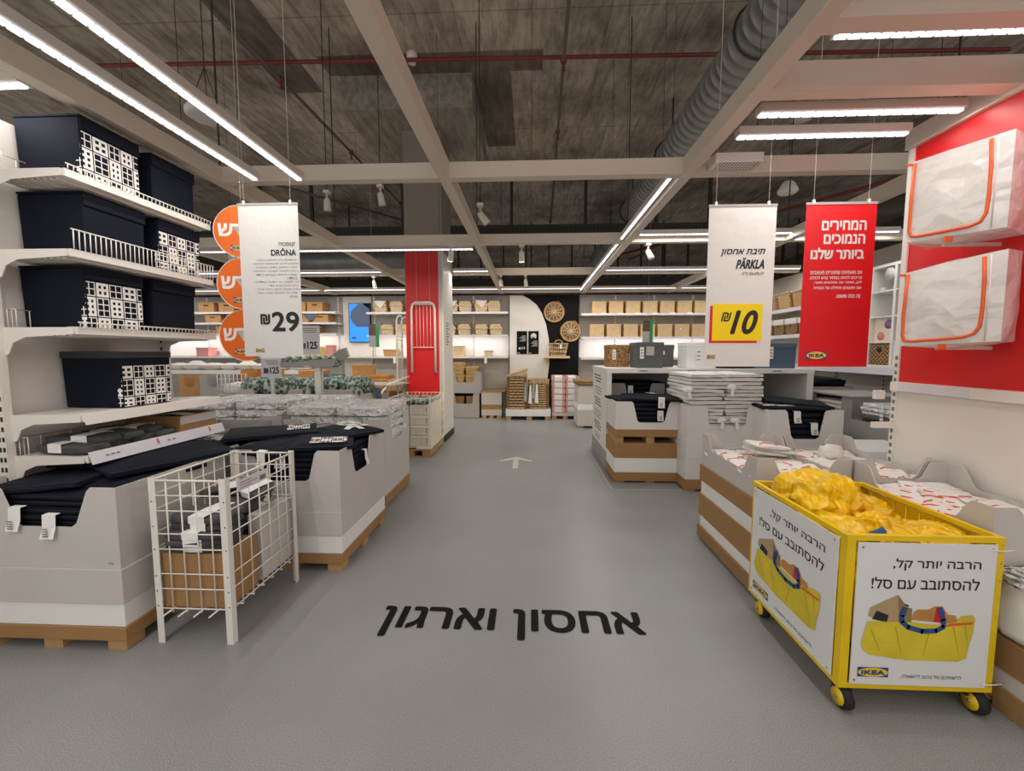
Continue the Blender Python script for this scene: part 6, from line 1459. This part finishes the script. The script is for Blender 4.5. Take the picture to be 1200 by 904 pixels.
# hanging drying frame on the red panel
t = thing('drying_rack', 'white tubular rack with rods hanging on the red column panel', 'rack', (-1.745, 6.78, 1.2))
mb = MB(); pts = [(-1.94, 6.76, 1.17), (-1.935, 6.77, 2.2), (-1.915, 6.77, 2.27), (-1.87, 6.77, 2.30), (-1.62, 6.77, 2.30), (-1.575, 6.77, 2.27), (-1.555, 6.77, 2.2), (-1.55, 6.76, 1.17)]; mb.tube(pts, .020, 8); mb.build('tube_frame', WHITE_M, t)
for z in (2.27, 1.58): MB().tube([(-1.93, 6.775, z), (-1.56, 6.775, z)], .008, 6).build('crossbar', WHITE_M, t)
for i in range(5): x = -1.86 + i * .058; MB().tube([(x, 6.78, 1.58), (x, 6.78, 2.27)], .0045, 5).build('rod', WHITE_M, t)
for x in (-1.85, -1.64): MB().tube([(x, 6.79, 2.29), (x, 6.80, 3.1)], .0022, 4).build('hanging_wire', WHITE_M, t)
# white crate stack on pallet before the column
t = thing('wooden_pallet', 'wooden pallet under the white wire crate before the red column', 'pallet', (-1.72, 6.25, 0))
for x in (-1.96, -1.72, -1.48): MB().box(x - .06, x + .06, 5.8, 6.7, .025, .10).build('pallet_block', WOOD, t)
for y in (5.8, 6.25, 6.7): MB().box(-2.02, -1.42, y - .05 if y > 5.9 else 5.79, y + .05 if y < 6.6 else 6.71, .10, .125).build('deck_board', WOOD, t); MB().box(-2.02, -1.42, y - .04 if y > 5.9 else 5.79, y + .04 if y < 6.6 else 6.71, .0, .024).build('base_board', WOOD, t)
t = thing('wire_crate', 'tall ivory wire crate packed with white boxes before the red column', 'crate', (-1.72, 6.25, .127))
for x in (-2.02, -1.43):
    for y in (5.79, 6.69): MB().box(x, x + .022, y, y + .022, .127, .86).build('corner_post', IVORY, t)
def crate_side(p, q, nm):
    p = Vector(p); q = Vector(q); mb = MB()
    for z in (.15, .30, .44, .58, .72, .85): mb.tube([p + ZP * z, q + ZP * z], .005, 5)
    n = 9
    for i in range(1, n): a = p.lerp(q, i / n); mb.tube([a + ZP * .14, a + ZP * .855], .004, 5)
    mb.build(nm, IVORY, t)
crate_side((-2.01, 5.79, 0), (-1.42, 5.79, 0), 'wire_front'); crate_side((-2.01, 6.71, 0), (-1.42, 6.71, 0), 'wire_back'); crate_side((-1.41, 5.8, 0), (-1.41, 6.7, 0), 'wire_side'); crate_side((-2.02, 5.8, 0), (-2.02, 6.7, 0), 'wire_side')
mb = MB(); mb.box(-2.02, -1.82, 5.785, 6.71, .128, .165); mb.box(-1.62, -1.41, 5.785, 6.71, .128, .165); mb.box(-2.02, -1.41, 5.79, 6.71, .16, .17); mb.build('base_frame', IVORY, t)
for r_ in range(4):
    for c in range(2):
        for d in range(2):
            x = -1.865 + c * .285; y = 6.03 + d * .44; z = .172 + r_ * .148
            u = thing('white_box', 'ivory slatted box in the tall wire crate, %s row from below, %s %s' % (nth[r_], ('front', 'rear')[d], ('left', 'right')[c]), 'box', (x, y, z), 0, 'boxes in the wire crate'); MB().box(x - .138, x + .138, y - .215, y + .215, z, z + .144).build('box_body', IVORY, u, bevel=.008)
            MB().box(x + .10, x + .106, y - .2165, y - .214, z + .03, z + .11).build('seam', SLOT, u)
for i in range(6):
    x = -1.93 + (i % 3) * .2; y = 5.98 + (i // 3) * .44
    u = thing('leaf_print_bag', 'green leaf print bag on top inside the tall wire crate, %s of six' % nth[i], 'bag', (x, y, .766), 0, 'leaf print bags in the wire crate'); mb = MB(); mb.blob((x, y, .795), (.10, .2, .03), .2, 2.2, .6, 3, seed=60 + i); mb.build('rolled_bag', LEAFY, u)
